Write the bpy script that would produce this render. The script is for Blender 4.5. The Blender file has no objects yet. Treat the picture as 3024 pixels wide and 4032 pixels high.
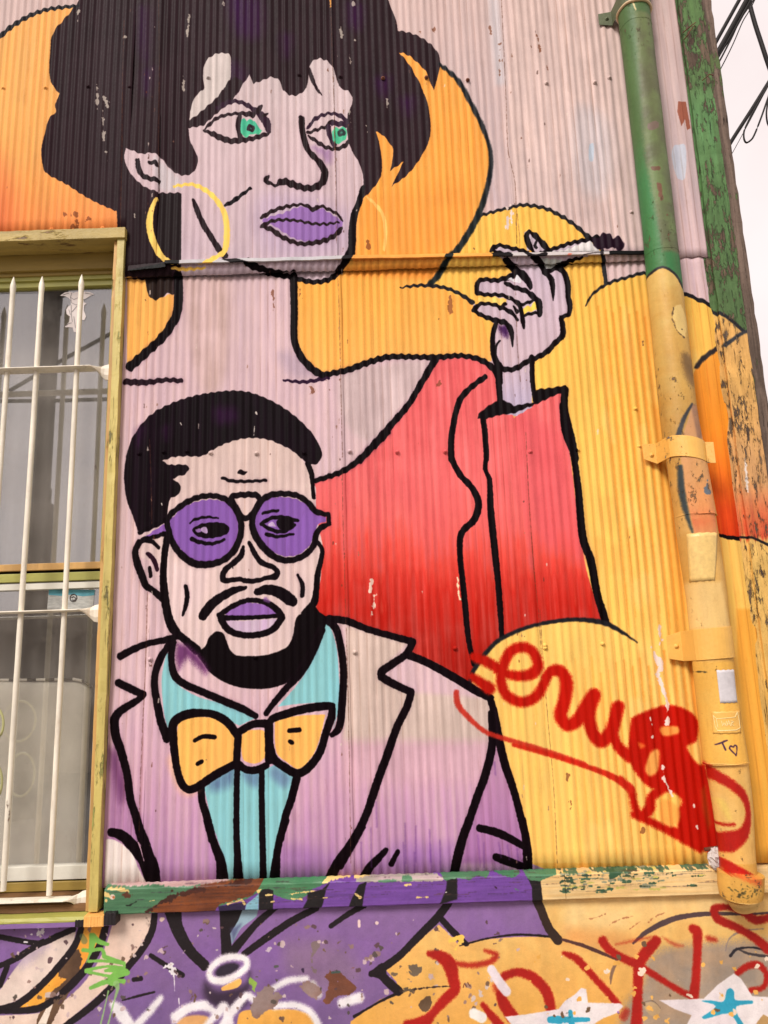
import bpy, math, random
import numpy as np
from mathutils import Vector, Matrix
random.seed(7)
R = math.radians
scene = bpy.context.scene
COL = scene.collection

# ------------------------------------------------------------------ camera
F_PX, CX, CY = 3028.0, 1512.0, 2016.0          # lens and centre in photo pixels (3024 x 4032)
DIST, CAM_H = 2.8, 1.6
zc = Vector((-479.0, 14516.0, -3028.0)).normalized()
xc = Vector((14516.0, 479.0, 0.0)).normalized()
yc = zc.cross(xc)
M_CAM = Matrix((xc, yc, zc))                    # world_from_camera
cam_data = bpy.data.cameras.new('camera')
cam = bpy.data.objects.new('camera', cam_data)
COL.objects.link(cam)
cam.matrix_world = Matrix.Translation((0, -DIST, CAM_H)) @ M_CAM.to_4x4()
cam_data.sensor_fit = 'VERTICAL'
cam_data.sensor_height = 24.0
cam_data.lens = 24.0 * F_PX / 4032.0
cam_data.clip_start = 0.05
cam_data.clip_end = 2000.0
scene.camera = cam
MC = np.array(M_CAM)

# ------------------------------------------------------------------ light
SUN_ELEV, SUN_AZ = R(42), R(-30)                # high, in front of the wall, from the left
world = bpy.data.worlds.new("World")
scene.world = world
world.use_nodes = True
wn, wl = world.node_tree.nodes, world.node_tree.links
wn.clear()
wo = wn.new('ShaderNodeOutputWorld'); bg = wn.new('ShaderNodeBackground')
sky = wn.new('ShaderNodeTexSky'); sky.sky_type = 'NISHITA'; sky.sun_disc = False
sky.sun_elevation = SUN_ELEV; sky.sun_rotation = R(180) + SUN_AZ
cl = wn.new('ShaderNodeTexNoise'); cl.inputs['Scale'].default_value = 4.0; cl.inputs['Detail'].default_value = 5
cr = wn.new('ShaderNodeValToRGB')
cr.color_ramp.elements[0].position = 0.3; cr.color_ramp.elements[0].color = (6.6, 5.75, 5.6, 1)
cr.color_ramp.elements[1].position = 0.75; cr.color_ramp.elements[1].color = (7.6, 6.8, 6.7, 1)
mx = wn.new('ShaderNodeMix'); mx.data_type = 'RGBA'; mx.inputs[0].default_value = 0.97
tcw = wn.new('ShaderNodeTexCoord')
wl.new(tcw.outputs['Generated'], cl.inputs['Vector'])
wl.new(cl.outputs['Fac'], cr.inputs['Fac'])
wl.new(sky.outputs['Color'], mx.inputs[6]); wl.new(cr.outputs['Color'], mx.inputs[7])
wl.new(mx.outputs[2], bg.inputs['Color']); bg.inputs['Strength'].default_value = 0.1
wl.new(bg.outputs[0], wo.inputs['Surface'])
sd = bpy.data.lights.new('sun', 'SUN'); sd.energy = 2.3; sd.angle = R(20); sd.color = (1.0, 0.95, 0.90)
sun = bpy.data.objects.new('sun', sd); COL.objects.link(sun)
sdir = Vector((math.sin(SUN_AZ) * math.cos(SUN_ELEV), -math.cos(SUN_AZ) * math.cos(SUN_ELEV), math.sin(SUN_ELEV)))
sun.rotation_euler = sdir.to_track_quat('Z', 'Y').to_euler()
scene.view_settings.view_transform = 'Standard'
scene.view_settings.look = 'None'
scene.view_settings.exposure = 0.55
scene.view_settings.gamma = 1.0
KLIGHT = 1.12                                   # how bright a white wall facing the street renders

# ------------------------------------------------------------------ photo pixel <-> world
CAMP = np.array([0.0, -DIST, CAM_H])
def to_plane(px, d=0.0):
    """photo pixels (N,2) -> world (N,3) on the vertical plane y = -d"""
    px = np.atleast_2d(np.asarray(px, float))
    v = np.stack([px[:, 0] - CX, CY - px[:, 1], -F_PX * np.ones(len(px))], 1)
    w = v @ MC.T
    t = (-d + DIST) / w[:, 1]
    return CAMP + w * t[:, None]
def P3(x, y, d=0.0):
    return Vector(to_plane([(x, y)], d)[0])
def to_px(w):
    v = (w - CAMP) @ MC
    return np.stack([CX + F_PX * v[..., 0] / -v[..., 2], CY - F_PX * v[..., 1] / -v[..., 2]], -1)
TILES = {'A': (0, 0, 1000), 'B': (1000, 0, 1000), 'C': (2024, 0, 1000), 'D': (0, 800, 1000), 'E': (2024, 800, 1000),
         'F': (1000, 800, 1000), 'G': (1700, 800, 700), 'H': (400, 1500, 1000), 'I': (1200, 1700, 1000), 'J': (2024, 1600, 1000),
         'K': (400, 2300, 1000), 'L': (1300, 2400, 1000), 'M': (2024, 2400, 1000), 'N': (0, 1700, 1000), 'O': (0, 2600, 1000),
         'P': (0, 3232, 800), 'Q': (700, 3232, 800), 'R': (1400, 3232, 800), 'S': (2224, 3232, 800), 'T': (700, 350, 700),
         'U': (0, 1050, 500), 'V': (2524, 0, 500), 'W': (0, 3300, 500), 'X': (2524, 3000, 500), 'Z': (0, 0, 1659)}
def path(s):
    """'A 10,20 30,40,12 ...' : survey marks in tile units -> (points, widths, corners)"""
    pts, ws, cs, t = [], [], [], 'Z'
    for tok in s.split():
        if tok[0].isalpha():
            t = tok[0]; tok = tok[1:]
            if not tok: continue
        corner = tok.endswith('!'); tok = tok.rstrip('!')
        v = [float(q) for q in tok.split(',')]
        ox, oy, sz = TILES[t]; k = sz / 1659.0
        pts.append((ox + v[0] * k, oy + v[1] * k)); ws.append(v[2] * k if len(v) > 2 else None); cs.append(corner)
    return np.array(pts), ws, cs
def spline(P, closed, corners=None, n=5):
    """Catmull-Rom through the rows of P, broken at corners"""
    N = len(P)
    if N < 3: return P
    out = []
    segs = N if closed else N - 1
    for i in range(segs):
        p1, p2 = P[i], P[(i + 1) % N]
        p0 = P[(i - 1) % N] if (closed or i > 0) else p1
        p3 = P[(i + 2) % N] if (closed or i + 2 < N) else p2
        if corners is not None:
            if corners[i]: p0 = p1
            if corners[(i + 1) % N]: p3 = p2
        L = max(1e-6, np.hypot(*(p2 - p1)[:2]))
        m1 = (p2 - p0) * 0.5; m2 = (p3 - p1) * 0.5
        for m in (m1, m2):
            l = np.hypot(*m[:2])
            if l > L: m *= L / l
        for k in range(n):
            t = k / n; t2 = t * t; t3 = t2 * t
            out.append((2 * t3 - 3 * t2 + 1) * p1 + (t3 - 2 * t2 + t) * m1 + (-2 * t3 + 3 * t2) * p2 + (t3 - t2) * m2)
    if not closed: out.append(P[-1])
    return np.array(out)

PITCH = 0.0295
PH0 = float(to_plane([(1346, 1644)], 0.0)[0, 0])
def wphase(x):
    """phase of the corrugation at x, slightly uneven as rolled"""
    u = x - PH0
    return 2 * math.pi * (u + .0022 * np.sin(u * 13.1) + .0012 * np.sin(u * 41.0 + 1)) / PITCH
# ------------------------------------------------------------------ paint: a numpy rasteriser in wall metres
RNG = np.random.default_rng(11)
def up(a, H, W):
    h, w = a.shape
    yi = np.linspace(0, h - 1.001, H); xi = np.linspace(0, w - 1.001, W)
    y0 = yi.astype(int); x0 = xi.astype(int); fy = (yi - y0)[:, None]; fx = (xi - x0)[None, :]
    fy = fy * fy * (3 - 2 * fy); fx = fx * fx * (3 - 2 * fx)
    a = a.astype(np.float32)
    t = a[y0][:, x0] * (1 - fx) + a[y0][:, x0 + 1] * fx
    b = a[y0 + 1][:, x0] * (1 - fx) + a[y0 + 1][:, x0 + 1] * fx
    return (t * (1 - fy) + b * fy).astype(np.float32)
def noise(H, W, sx, sy, octaves=3):
    out = np.zeros((H, W), np.float32); amp = 1.0; tot = 0
    for o in range(octaves):
        g = RNG.random((max(3, int(H / sy) + 2), max(3, int(W / sx) + 2)))
        out += amp * up(g, H, W); tot += amp; amp *= 0.55; sx = max(1.2, sx / 2); sy = max(1.2, sy / 2)
    out /= tot
    return np.clip((out - 0.5) * 2.2, -1, 1)        # about -1..1
def lin(c):
    c = np.asarray(c, np.float32) / 255.0
    return np.where(c <= 0.04045, c / 12.92, ((c + 0.055) / 1.055) ** 2.4)
def srgb(c):
    return np.where(c <= 0.0031308, c * 12.92, 1.055 * np.maximum(c, 1e-6) ** (1 / 2.4) - 0.055)

class Canvas:
    def __init__(s, name, x0, x1, z0, z1, res, d):
        s.name, s.x0, s.x1, s.z0, s.z1, s.res, s.d = name, x0, x1, z0, z1, res, d
        s.W, s.H = int((x1 - x0) / res), int((z1 - z0) / res)
        s.img = np.zeros((s.H, s.W, 3), np.float32)
        X = x0 + (np.arange(s.W) + 0.5) * res; Z = z0 + (np.arange(s.H) + 0.5) * res
        wx, wz = np.meshgrid(X, Z)
        w = np.stack([wx, np.full_like(wx, -d), wz], -1)
        p = to_px(w); s.PX = p[..., 0].astype(np.float32); s.PY = p[..., 1].astype(np.float32)
        q = 0.0013 / res
        s.nf = noise(s.H, s.W, 5 * q, 6 * q, 2)          # fine wobble
        s.nm = noise(s.H, s.W, 60 * q, 60 * q, 4)        # blotches
        s.ns = noise(s.H, s.W, 9 * q, 220 * q, 3)        # vertical streaks
        s.nh = noise(s.H, s.W, 150 * q, 6 * q, 3)        # horizontal grain
        s.nr = noise(s.H, s.W, 22 * q, 22 * q, 3)        # ragged edges
        s.grain = RNG.random((s.H, s.W)).astype(np.float32) - 0.5
        s.k = None
    def c(s, pts):
        w = to_plane(pts, s.d)
        return np.stack([(w[:, 0] - s.x0) / s.res - 0.5, (w[:, 2] - s.z0) / s.res - 0.5], 1)
    def pxscale(s, pt):
        a = s.c([pt, (pt[0] + 10, pt[1])]); return np.hypot(*(a[1] - a[0])) / 10.0
    def box(s, P, m):
        a = np.floor(P.min(0) - m).astype(int); b = np.ceil(P.max(0) + m).astype(int) + 1
        a = np.maximum(a, 0); b = np.minimum(b, (s.W, s.H))
        return (a[0], a[1], b[0], b[1]) if (b > a).all() else None
    def segdist(s, D, B, p, q, r0, r1, m):
        x0, y0, x1, y1 = B
        lo = np.minimum(p, q) - m; hi = np.maximum(p, q) + m
        ax = max(x0, int(lo[0])); bx = min(x1, int(hi[0]) + 2); ay = max(y0, int(lo[1])); by = min(y1, int(hi[1]) + 2)
        if bx <= ax or by <= ay: return
        X = np.arange(ax, bx, dtype=np.float32)[None, :] - p[0]; Y = np.arange(ay, by, dtype=np.float32)[:, None] - p[1]
        v = q - p; L = float(v @ v) + 1e-9
        t = np.clip((X * v[0] + Y * v[1]) / L, 0, 1)
        dd = np.sqrt((X - t * v[0]) ** 2 + (Y - t * v[1]) ** 2) - (r0 + (r1 - r0) * t)
        sub = D[ay - y0:by - y0, ax - x0:bx - x0]
        np.minimum(sub, dd, out=sub)
    def color(s, col, B, alt=None, amt=0.0, kind='s'):
        x0, y0, x1, y1 = B
        if isinstance(col, list):
            j = col[0] if isinstance(col[0], (int, float)) else 0
            st = [q for q in col if not isinstance(q, (int, float))]
            yy = s.PY[y0:y1, x0:x1] + (s.nm[y0:y1, x0:x1] * 0.5 + s.ns[y0:y1, x0:x1] * 0.9) * j
            ys = [q[0] for q in st]
            base = np.stack([np.interp(yy, ys, [q[1][k] for q in st]) for k in range(3)], -1).astype(np.float32)
        else:
            base = np.broadcast_to(np.array(col, np.float32), (y1 - y0, x1 - x0, 3)).copy()
        if alt is not None:
            n = {'s': s.ns, 'm': s.nm, 'h': s.nh}[kind][y0:y1, x0:x1] * 0.75 + s.nm[y0:y1, x0:x1] * 0.35
            w = np.clip(0.5 + n * 1.1, 0, 1)[..., None] * amt
            base = base * (1 - w) + np.array(alt, np.float32) * w
        return base
    def put(s, B, A, col):
        x0, y0, x1, y1 = B
        reg = s.img[y0:y1, x0:x1]
        A = A[..., None]
        reg[:] = reg * (1 - A) + col * A
    def alpha(s, D, B, soft, wob, spray):
        x0, y0, x1, y1 = B
        D = D + s.nf[y0:y1, x0:x1] * wob
        if wob > 3: D = D + s.nr[y0:y1, x0:x1] * wob * 2.6
        a = np.clip(0.5 - D / max(soft, 1.0), 0, 1); a = a * a * (3 - 2 * a)
        if spray:
            a = np.clip(a + s.grain[y0:y1, x0:x1] * 4 * a * (1 - a) * spray, 0, 1)
        return a
    def fill(s, spec, col, soft=3.0, op=1.0, alt=None, amt=0.0, kind='s', wob=1.0, spray=0.3, smooth=True):
        P, _, cs = path(spec)
        Q = spline(P, True, cs, 4) if smooth else P
        k = s.pxscale(Q[len(Q) // 2]); C = s.c(Q); m = soft * k + 4
        B = s.box(C, m)
        if B is None: return
        x0, y0, x1, y1 = B
        ins = np.zeros((y1 - y0, x1 - x0), bool)
        C2 = np.roll(C, -1, 0)
        for yy in range(y0, y1):
            a, b = C[:, 1], C2[:, 1]
            hit = ((a <= yy) & (b > yy)) | ((b <= yy) & (a > yy))
            if not hit.any(): continue
            xs = np.sort(C[hit, 0] + (yy - a[hit]) / (b[hit] - a[hit]) * (C2[hit, 0] - C[hit, 0]))
            for i in range(0, len(xs) - 1, 2):
                l = max(x0, int(math.ceil(xs[i]))); r = min(x1, int(math.floor(xs[i + 1])) + 1)
                if r > l: ins[yy - y0, l - x0:r - x0] = True
        D = np.full(ins.shape, m, np.float32)
        for i in range(len(C)):
            s.segdist(D, B, C[i], C2[i], 0, 0, m)
        D = np.where(ins, -D, D)
        s.put(B, s.alpha(D, B, soft * k, wob * k, spray) * op, s.color(col, B, alt, amt, kind))
    def stroke(s, spec, col, w=30, soft=3.0, op=1.0, alt=None, amt=0.0, kind='s', wob=1.3, spray=0.35, closed=False, halo=0.0):
        P, ws, cs = path(spec)
        t = spec.split()[0][0]; kk = TILES.get(t, (0, 0, 1659))[2] / 1659.0
        last = None; W = []
        for q in ws:
            if q is not None: last = q
            W.append(q if q is not None else (last if last is not None else w * kk))
        A = np.column_stack([P, W])
        if len(A) > 2: A = spline(A, closed, cs, 4)
        elif len(A) == 1: A = np.vstack([A, A + [0.5, 0, 0]])
        k = s.pxscale(A[len(A) // 2, :2]); C = s.c(A[:, :2]); r = A[:, 2] * 0.5 * k
        if not isinstance(col, list) and max(col) < 70 and s.name == 'paint_wall': r = r + 1.3 * k * np.minimum(1, r / (6 * k))
        m = r.max() + soft * k + 4
        B = s.box(C, m)
        if B is None: return
        D = np.full((B[3] - B[1], B[2] - B[0]), m, np.float32)
        n = len(C)
        for i in range(n if closed else n - 1):
            j = (i + 1) % n
            s.segdist(D, B, C[i], C[j], r[i], r[j], m)
        if halo:
            a2 = np.clip(0.5 - (D - 6 * k) / (22 * k), 0, 1)
            st = np.clip(0.55 + s.ns[B[1]:B[3], B[0]:B[2]], 0, 1)
            s.put(B, a2 * a2 * halo * st, np.array((70, 25, 60), np.float32))
        s.put(B, s.alpha(D, B, soft * k, wob * k, spray) * op, s.color(col, B, alt, amt, kind))
    def finish(s, wave=None, speck=0.0, streak=0.05):
        im = s.img
        q = 0.0013 / s.res
        long_ = noise(s.H, s.W, 34 * q, 700 * q, 3)          # rain wash down the sheets
        im *= (1 + s.ns * streak + s.nm * 0.035 + long_ * .05 + s.grain * 0.045)[..., None]
        if wave:                                             # broken darker lines down the bottom of the waves
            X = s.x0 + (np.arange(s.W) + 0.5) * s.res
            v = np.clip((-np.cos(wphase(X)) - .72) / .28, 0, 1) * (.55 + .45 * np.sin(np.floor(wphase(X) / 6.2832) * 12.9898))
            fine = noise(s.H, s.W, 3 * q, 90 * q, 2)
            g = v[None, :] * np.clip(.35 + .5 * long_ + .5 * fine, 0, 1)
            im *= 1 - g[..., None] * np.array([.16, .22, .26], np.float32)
        if wave:
            # spray laid across the waves scallops the painted edges: shift rows by the wave phase
            X = s.x0 + (np.arange(s.W) + 0.5) * s.res; Zc = s.z0 + (np.arange(s.H) + 0.5) * s.res
            cw = np.cos(wphase(X)) ** 1
            am = wave * np.clip((Zc - 1.45) / 1.1, 0.12, 1.1)
            r = np.arange(s.H)[:, None] - (am[:, None] * cw[None, :]) / s.res
            r = np.clip(r, 0, s.H - 2); r0 = r.astype(np.int32); f = (r - r0).astype(np.float32)
            for k in range(3):
                ch = im[..., k]; im[..., k] = np.take_along_axis(ch, r0, 0) * (1 - f) + np.take_along_axis(ch, r0 + 1, 0) * f

        a = srgb(np.clip(lin(np.clip(im, 0, 255)) / KLIGHT, 0.001, 0.86))
        s.image = bpy.data.images.new(s.name, s.W, s.H, alpha=False, float_buffer=False)
        buf = np.ones((s.H, s.W, 4), np.float32); buf[..., :3] = a
        s.image.pixels.foreach_set(buf.ravel()); s.image.update(); s.image.pack()
        s.img = s.nf = s.nm = s.ns = s.nh = s.grain = s.PX = s.PY = None
# ------------------------------------------------------------------ the mural
PK = (220, 194, 192); BK = (12, 3, 7); HK = (40, 23, 28); OR = (250, 183, 94); YE = (253, 206, 106); RD = (216, 38, 22)
PU = (142, 97, 178); TL = (72, 186, 148); BL = (146, 206, 208); LIP = (156, 116, 182); BP = (134, 96, 160); GR = (188, 22, 8)
def mural(c):
    f, s = c.fill, c.stroke
    # pink ground, brushed
    f("Z -400,-500! 3500,-500! 3500,4500! -400,4500!", [60, (0, (216, 190, 184)), (700, (206, 184, 186)), (1050, (220, 190, 196)), (1600, (222, 190, 198)), (2100, (224, 194, 198)), (2700, (226, 192, 202)), (3100, (214, 165, 196)), (3300, (196, 145, 190)), (3480, (168, 118, 178))],
      smooth=False, alt=(200, 172, 164), amt=0.45)
    f("C -30,0! 700,-100! 900,700! 860,1640! 0,1500! -60,800!", (214, 188, 178), soft=60, op=0.6, alt=(236, 208, 196), amt=0.7)
    f("C 430,700 600,800 640,1100 560,1300 420,1200 380,900", (190, 196, 208), soft=90, op=0.35)
    f("C 490,950 515,950 515,1055 485,1055", (185, 200, 215), soft=3, op=.8)
    f("C 1030,980 1100,985 1100,1190 1050,1190 1015,1050", (196, 204, 218), soft=3, op=.8)
    f("C 1055,700! 1110,690! 1140,860! 1115,880! 1100,810! 1075,860! 1050,760!", (160, 95, 75), soft=2)
    f("B 1530,0! 1600,0! 1640,560! 1580,560! 1550,300!", (196, 200, 208), soft=40, op=.5)
    # weathered patches on neck and chest
    f("D 1190,480 1290,470 1480,480 1500,800 1460,1150 1360,1250 1270,1100 1230,800", (196, 164, 150), soft=60, op=0.65, alt=(215, 185, 185), amt=0.8)
    f("F 570,1130 800,1060 1120,1040 950,1350 750,1550 580,1400", (200, 178, 174), soft=40, op=0.7, alt=(216, 196, 196), amt=.7)
    f("F 150,980 330,980 430,1120 250,1130", (170, 150, 170), soft=60, op=0.5, spray=1.0)
    f("K 1600,250! L 0,80! 520,200! 330,420! 540,540! 1050,580! 1060,900! 960,1100! 100,1100! K 1570,1100!", [60, (2400, (218, 194, 178)), (2900, (205, 184, 170)), (3050, (208, 172, 182))], soft=30, op=.9, alt=(226, 204, 192), amt=.6, smooth=False)
    f("L 60,860! 1060,860! 1000,1150! 60,1150!", (214, 170, 186), soft=60, op=.8, smooth=False, spray=1)
    # ---- orange disc behind the hair
    f("A -60,300! 0,268! 80,190 200,120 300,82 400,62 510,48! 700,200! 820,900! 820,1560! -60,1560!", [60, (0, (250, 186, 108)), (500, (250, 184, 104)), (740, (248, 168, 92)), (900, (242, 146, 84))], soft=3, alt=(245, 160, 80), amt=.35)
    f("A -60,1000 60,1150 110,1350 60,1659 -60,1659", (236, 110, 70), soft=160, op=.55)
    f("B 300,200! 900,200! 1215,425! 1330,545 1420,700 1500,860 1545,1000 1550,1100 1520,1250 1470,1420 F 1480,20 1440,130 1360,260 1290,340 1240,410 1190,480 1140,525! 1250,545 1350,590 1430,650! 1450,690! 1560,780! 1545,900! 1555,1030! 1400,1000 1190,990 1000,985 880,995 760,1030 600,1090 450,1120 340,1060 260,940 255,800 240,470! 300,300!",
      [30, (0, (250, 176, 84)), (600, (250, 172, 78)), (1100, (252, 184, 84)), (1400, (252, 190, 98))], alt=(246, 150, 60), amt=.35)
    f("B 690,1350 900,1250 1300,1200 1450,1300 F 1400,150 1200,400 900,380 700,350", (248, 150, 62), soft=150, op=.45)
    f("F 600,420! 1280,400! 1240,500! 900,480! 600,470!", (240, 130, 40), soft=40, op=.5)
    f("D 828,480! 905,455! 945,480! 960,560 1010,620 1060,612 1135,585! 1135,700 1060,840 960,940 828,1055!", (250, 186, 96), alt=(245, 165, 80), amt=.4)
    # ---- yellow clouds
    f("G 460,112! 620,70 740,45 850,28 1050,55 1200,130 1330,215 1430,310! E 575,320! 600,520! 700,492 820,460! 870,450! 960,430! 1100,605! 1200,650 1300,700! 1400,760! 1700,900! M 1900,2400! L 1310,1659! 1300,1500! 1250,1300! 1150,1000! 1060,570! 1000,300! I 1000,800! F 1600,1150! 1480,700! G 400,930! 0,745! F 1140,525! 1190,480! G 130,560 200,470 290,380 380,230 430,140",
      [40, (800, (250, 200, 92)), (1200, (252, 200, 92)), (2200, (254, 208, 108)), (3200, (254, 208, 106)), (3450, (252, 190, 92))], alt=(248, 176, 78), amt=.42)
    f("E 600,520! 588,390! 575,330! 860,320! 880,450! 820,460! 700,492!", PK, soft=2, alt=(210, 170, 170), amt=.4)
    f("M 700,200 1000,300 1100,900 900,1000 700,700 600,400", (255, 216, 130), soft=150, op=.5)
    grooves(c, 1180, 2500, 2330)
    # gold patch right of the pipe, shading to red
    f("E 1175,1090! 1215,1030 1310,960! 1420,900! J 1420,0! 1500,700! 1520,870! 1400,868 1330,848! 1180,600! 1080,100!", [30, (1300, (248, 170, 70)), (1700, (246, 150, 45)), (1850, (238, 120, 35)), (2000, (222, 70, 25)), (2120, (214, 50, 20))], alt=(240, 140, 40), amt=.3)
    f("J 900,0! 1020,0! 1130,1250! 1120,1600! 1040,1500! 1000,700!", (236, 150, 50), soft=60, op=.55, alt=(250, 190, 80), amt=.6)  # occlusion left of the pipe put into the colour as soft darker orange
    f("M 1440,0! 1560,0! 1659,500! 1659,1659! 1560,1659! 1440,330!", (240, 172, 66), soft=20, op=.75, alt=(226, 150, 50), amt=.6)
    # ---- woman's coat
    f("F 1190,1010! 1400,1000! 1560,1070! 1610,1200! E 0,1400! 130,1300! 320,1210! 345,1400! J 320,100! 360,280! 400,600 440,880 490,1130 590,1415! 400,1395 220,1412 100,1440 0,1495! L 1100,200 1000,290 920,440! 900,480! 700,350! 530,290! 550,200! 250,120! 0,60! K 1440,230! 1380,230! H 1400,1500! 1400,700! 1380,640! I 60,325! 240,265 400,150 550,0! F 800,1600 960,1380 1100,1180",
      [170, (1300, (232, 98, 100)), (1900, (238, 104, 104)), (2110, (234, 94, 90)), (2230, (224, 62, 48)), (2300, (204, 34, 22)), (2430, (188, 28, 17)), (2560, (166, 24, 14))], alt=(244, 146, 142), amt=.3, soft=4)
    f("J 0,30! 310,150! 400,600! 480,1000! 160,900! 60,500!", (228, 92, 100), soft=90, op=.5)
    for q in ("I 440,960,8 430,1040", "I 455,1070,14 450,1150", "I 435,1140,10 435,1190"):
        s(q, (240, 210, 190), soft=2, wob=5)
    s("I 1000,950,8 1005,1050,12 1015,1095,5", (240, 220, 180), soft=2, wob=4)
    # ---- woman's hair
    f("A 560,-60! 480,70 430,130 350,230 335,330 328,480 345,560 398,625! 365,690 370,740 320,800 300,880 278,1000 290,1110 320,1150 450,1220 540,1280 650,1340 770,1392! 775,1560! 815,1659! D 822,485! 950,500! 1187,490! 1187,0! B 0,1000! 0,1600! 500,1600! 640,1560 655,1430 690,1320! 740,1280 800,1210 832,1150 835,1050 820,950 795,868! 840,890 875,930 908,980 905,1050 890,1120! 925,1100 978,1062! 940,1140 902,1222! 990,1160 1060,1080 1120,980 1150,900 1152,800 1135,690 1100,590 1050,490 1000,410 945,348! 1010,370 1060,410 1120,470 1150,540 1175,602! 1190,540 1218,440! 1205,360 1160,300 1080,245 1000,218 940,207! 930,150 905,80 850,-60!",
      HK, soft=3, alt=(48, 30, 36), amt=.8)
    f("D 828,60! 1187,60! 1187,480! 828,480!", (30, 18, 22), soft=30, op=.5)
    for q in ("A 1500,0 1700,20 1700,240 1560,240", "A 930,60 980,100 960,400 920,300", "A 940,480 1000,460 960,620", "A 1500,420 1600,480 1560,600", "B 620,40 700,60 680,200 630,160", "B 800,540 880,520 850,640", "B 960,660 1040,650 1010,760", "B 190,250 240,260 210,380"):
        f(q, (66, 12, 84), soft=80, op=.7, alt=HK, amt=.6)
    for q, w in (("A 1242,115,6 1236,200,8 1226,292,3", 0), ("A 640,560,4 640,640,10 642,720,3", 0), ("A 678,735,4 680,830,9 684,928,3", 0), ("A 1460,0,6 1460,45", 0), ("A 692,650,3 708,715,3", 0), ("A 1198,505,8 1204,600,4", 0),
                 ("B 650,35,14 648,80,6", 0), ("B 568,185,8 574,260,4", 0), ("B 650,190,3 660,280,3", 0), ("B 625,370,5 632,430,4", 0), ("B 872,655,8 868,710,5", 0), ("B 738,830,9 740,875,4", 0), ("B 620,730,8 640,850,4", 0), ("B 785,985,5 790,1035,3", 0), ("A 820,255,9 826,258", 0), ("A 515,60,12 512,155,5", 0), ("A 700,1010,3 708,1060", 0), ("A 885,1410,4 890,1450", 0)):
        s(q, (196, 186, 172), soft=2, wob=4, op=.8)
    s("B 500,0,10 503,60,6", (230, 160, 70), soft=2, wob=3)
    # ---- woman's face
    FC = [30, (200, (214, 198, 196)), (500, (216, 192, 194)), (800, (212, 186, 192)), (1000, (206, 182, 192))]
    f("A 1240,800! 1250,715 1290,625 1335,590 1330,520 1340,425 1400,370 1450,360 1505,372 1512,450 1500,560 1430,640 1340,720", (204, 192, 186), alt=(220, 205, 200), amt=.6)
    f("A 1235,845! 1245,930 1275,990 1295,1040 1285,1095 1255,1140 1185,1150 1120,1115 1060,1045 1005,1012 930,1020 880,1000 828,980! 816,1030 830,1090 870,1160 950,1235 1030,1265! 1187,1265! D 1187,480! F 240,470! 300,498 400,512 500,490 560,430 640,340! 640,250! B 640,1480 665,1380 700,1300! 715,1230 712,1150 690,1080 650,1010 620,950! 608,860! 612,760! 640,690 645,645! 615,605 570,590 545,540 520,460 480,415 430,398 400,405 365,440 358,500! 355,550! 345,590! 300,628 250,637 195,603 170,540 115,515 50,540 0,558! A 1633,503! 1600,545 1560,612 1520,665! 1430,740! 1330,830!", FC, alt=(196, 176, 178), amt=.4)
    f("A 1010,1040 1100,1100 1180,1180 1180,1240 1050,1240", (204, 204, 206), soft=30, op=.5)
    f("T 800,1000 1200,1000 1450,1080 1600,1200 1560,1500 1200,1600 850,1550 700,1250", (186, 164, 190), soft=110, op=.55)
    f("T 1250,560 1350,570 1440,600 1420,720 1330,640", (150, 110, 158), soft=40, op=.7)
    s("B 362,455,12 375,510,22 405,580,18 445,638,4", HK)
    # eyes and brow
    s("T 105,325,30 200,290,70 300,215,90 400,140,110 470,60,120 540,-30,130", HK)
    s("T 110,350,40 190,345,30", HK)
    s("T 380,190,40 450,150,50 530,130,34 620,150,36 700,200,44 780,260,60 830,330,70 855,420,30", (50, 26, 44))
    s("T 750,230,40 776,182,40", HK); s("T 800,270,26 835,245,22", HK)
    s("T 246,398,14 310,335,28 370,285,30 450,258,28 540,245,28 620,245,40 700,255,60", HK)
    s("T 250,402,14 330,432,45 410,472,55 500,498,55 600,492,52 700,476,42 790,450,44 862,425,20", HK)
    s("T 580,275,40 570,350,45 580,430,42 592,480,40", HK)
    f("T 598,310! 625,288 648,312! 690,300 722,320 750,360 790,405! 750,440 700,432 650,462 605,445 588,390", TL, alt=(100, 214, 150), amt=.6, kind='m')
    s("T 684,380,72", (42, 34, 40)); s("T 684,384,14", (70, 110, 110))
    s("T 1210,395,18 1270,312,32 1340,268,30 1430,246,26 1520,268,36 1572,315,36", (52, 30, 48))
    s("T 1215,430,28 1300,400,28 1390,365,28 1440,310,24", HK)
    s("T 1228,460,22 1300,512,32 1380,562,32 1470,576,34 1560,545,36 1592,500,26", HK)
    s("T 1408,370,40 1420,450,42 1462,540,40", (56, 34, 52)); s("T 1450,335,50 1580,350,50", (52, 30, 48))
    f("T 1440,410! 1480,375 1510,385 1545,370 1572,385 1580,430 1560,490 1500,525 1462,520 1445,470", TL, alt=(100, 214, 150), amt=.6, kind='m')
    s("T 1528,425,72", (48, 60, 60)); s("T 1528,428,20", (60, 130, 110))
    s("T 1462,380,5 1470,600,5", (150, 90, 40), op=.8)
    # nose, mouth
    s("T 1158,290,52 1165,400,50 1185,500,50 1225,600,48 1300,680,50 1350,740,56 1375,810,62 1350,890,66 1290,935,62 1200,945,58 1110,922,62 1040,895,66 975,880,60 930,915,30 870,902,26 825,872,38 842,835,34", (30, 14, 18), halo=.25)
    f("T 800,1232 900,1200 1000,1175 1100,1130 1190,1118 1270,1150 1340,1130 1430,1180 1545,1250! 1530,1300 1450,1370 1350,1420 1200,1438 1080,1410 980,1350 890,1290 800,1262", LIP, alt=(140, 100, 168), amt=.5)
    s("T 790,1215,34 880,1162,34 1000,1122,34 1120,1102,26 1190,1102,24 1272,1142,44 1330,1110,26 1430,1150,26 1500,1190,24 1542,1250,8", (34, 18, 22))
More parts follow.
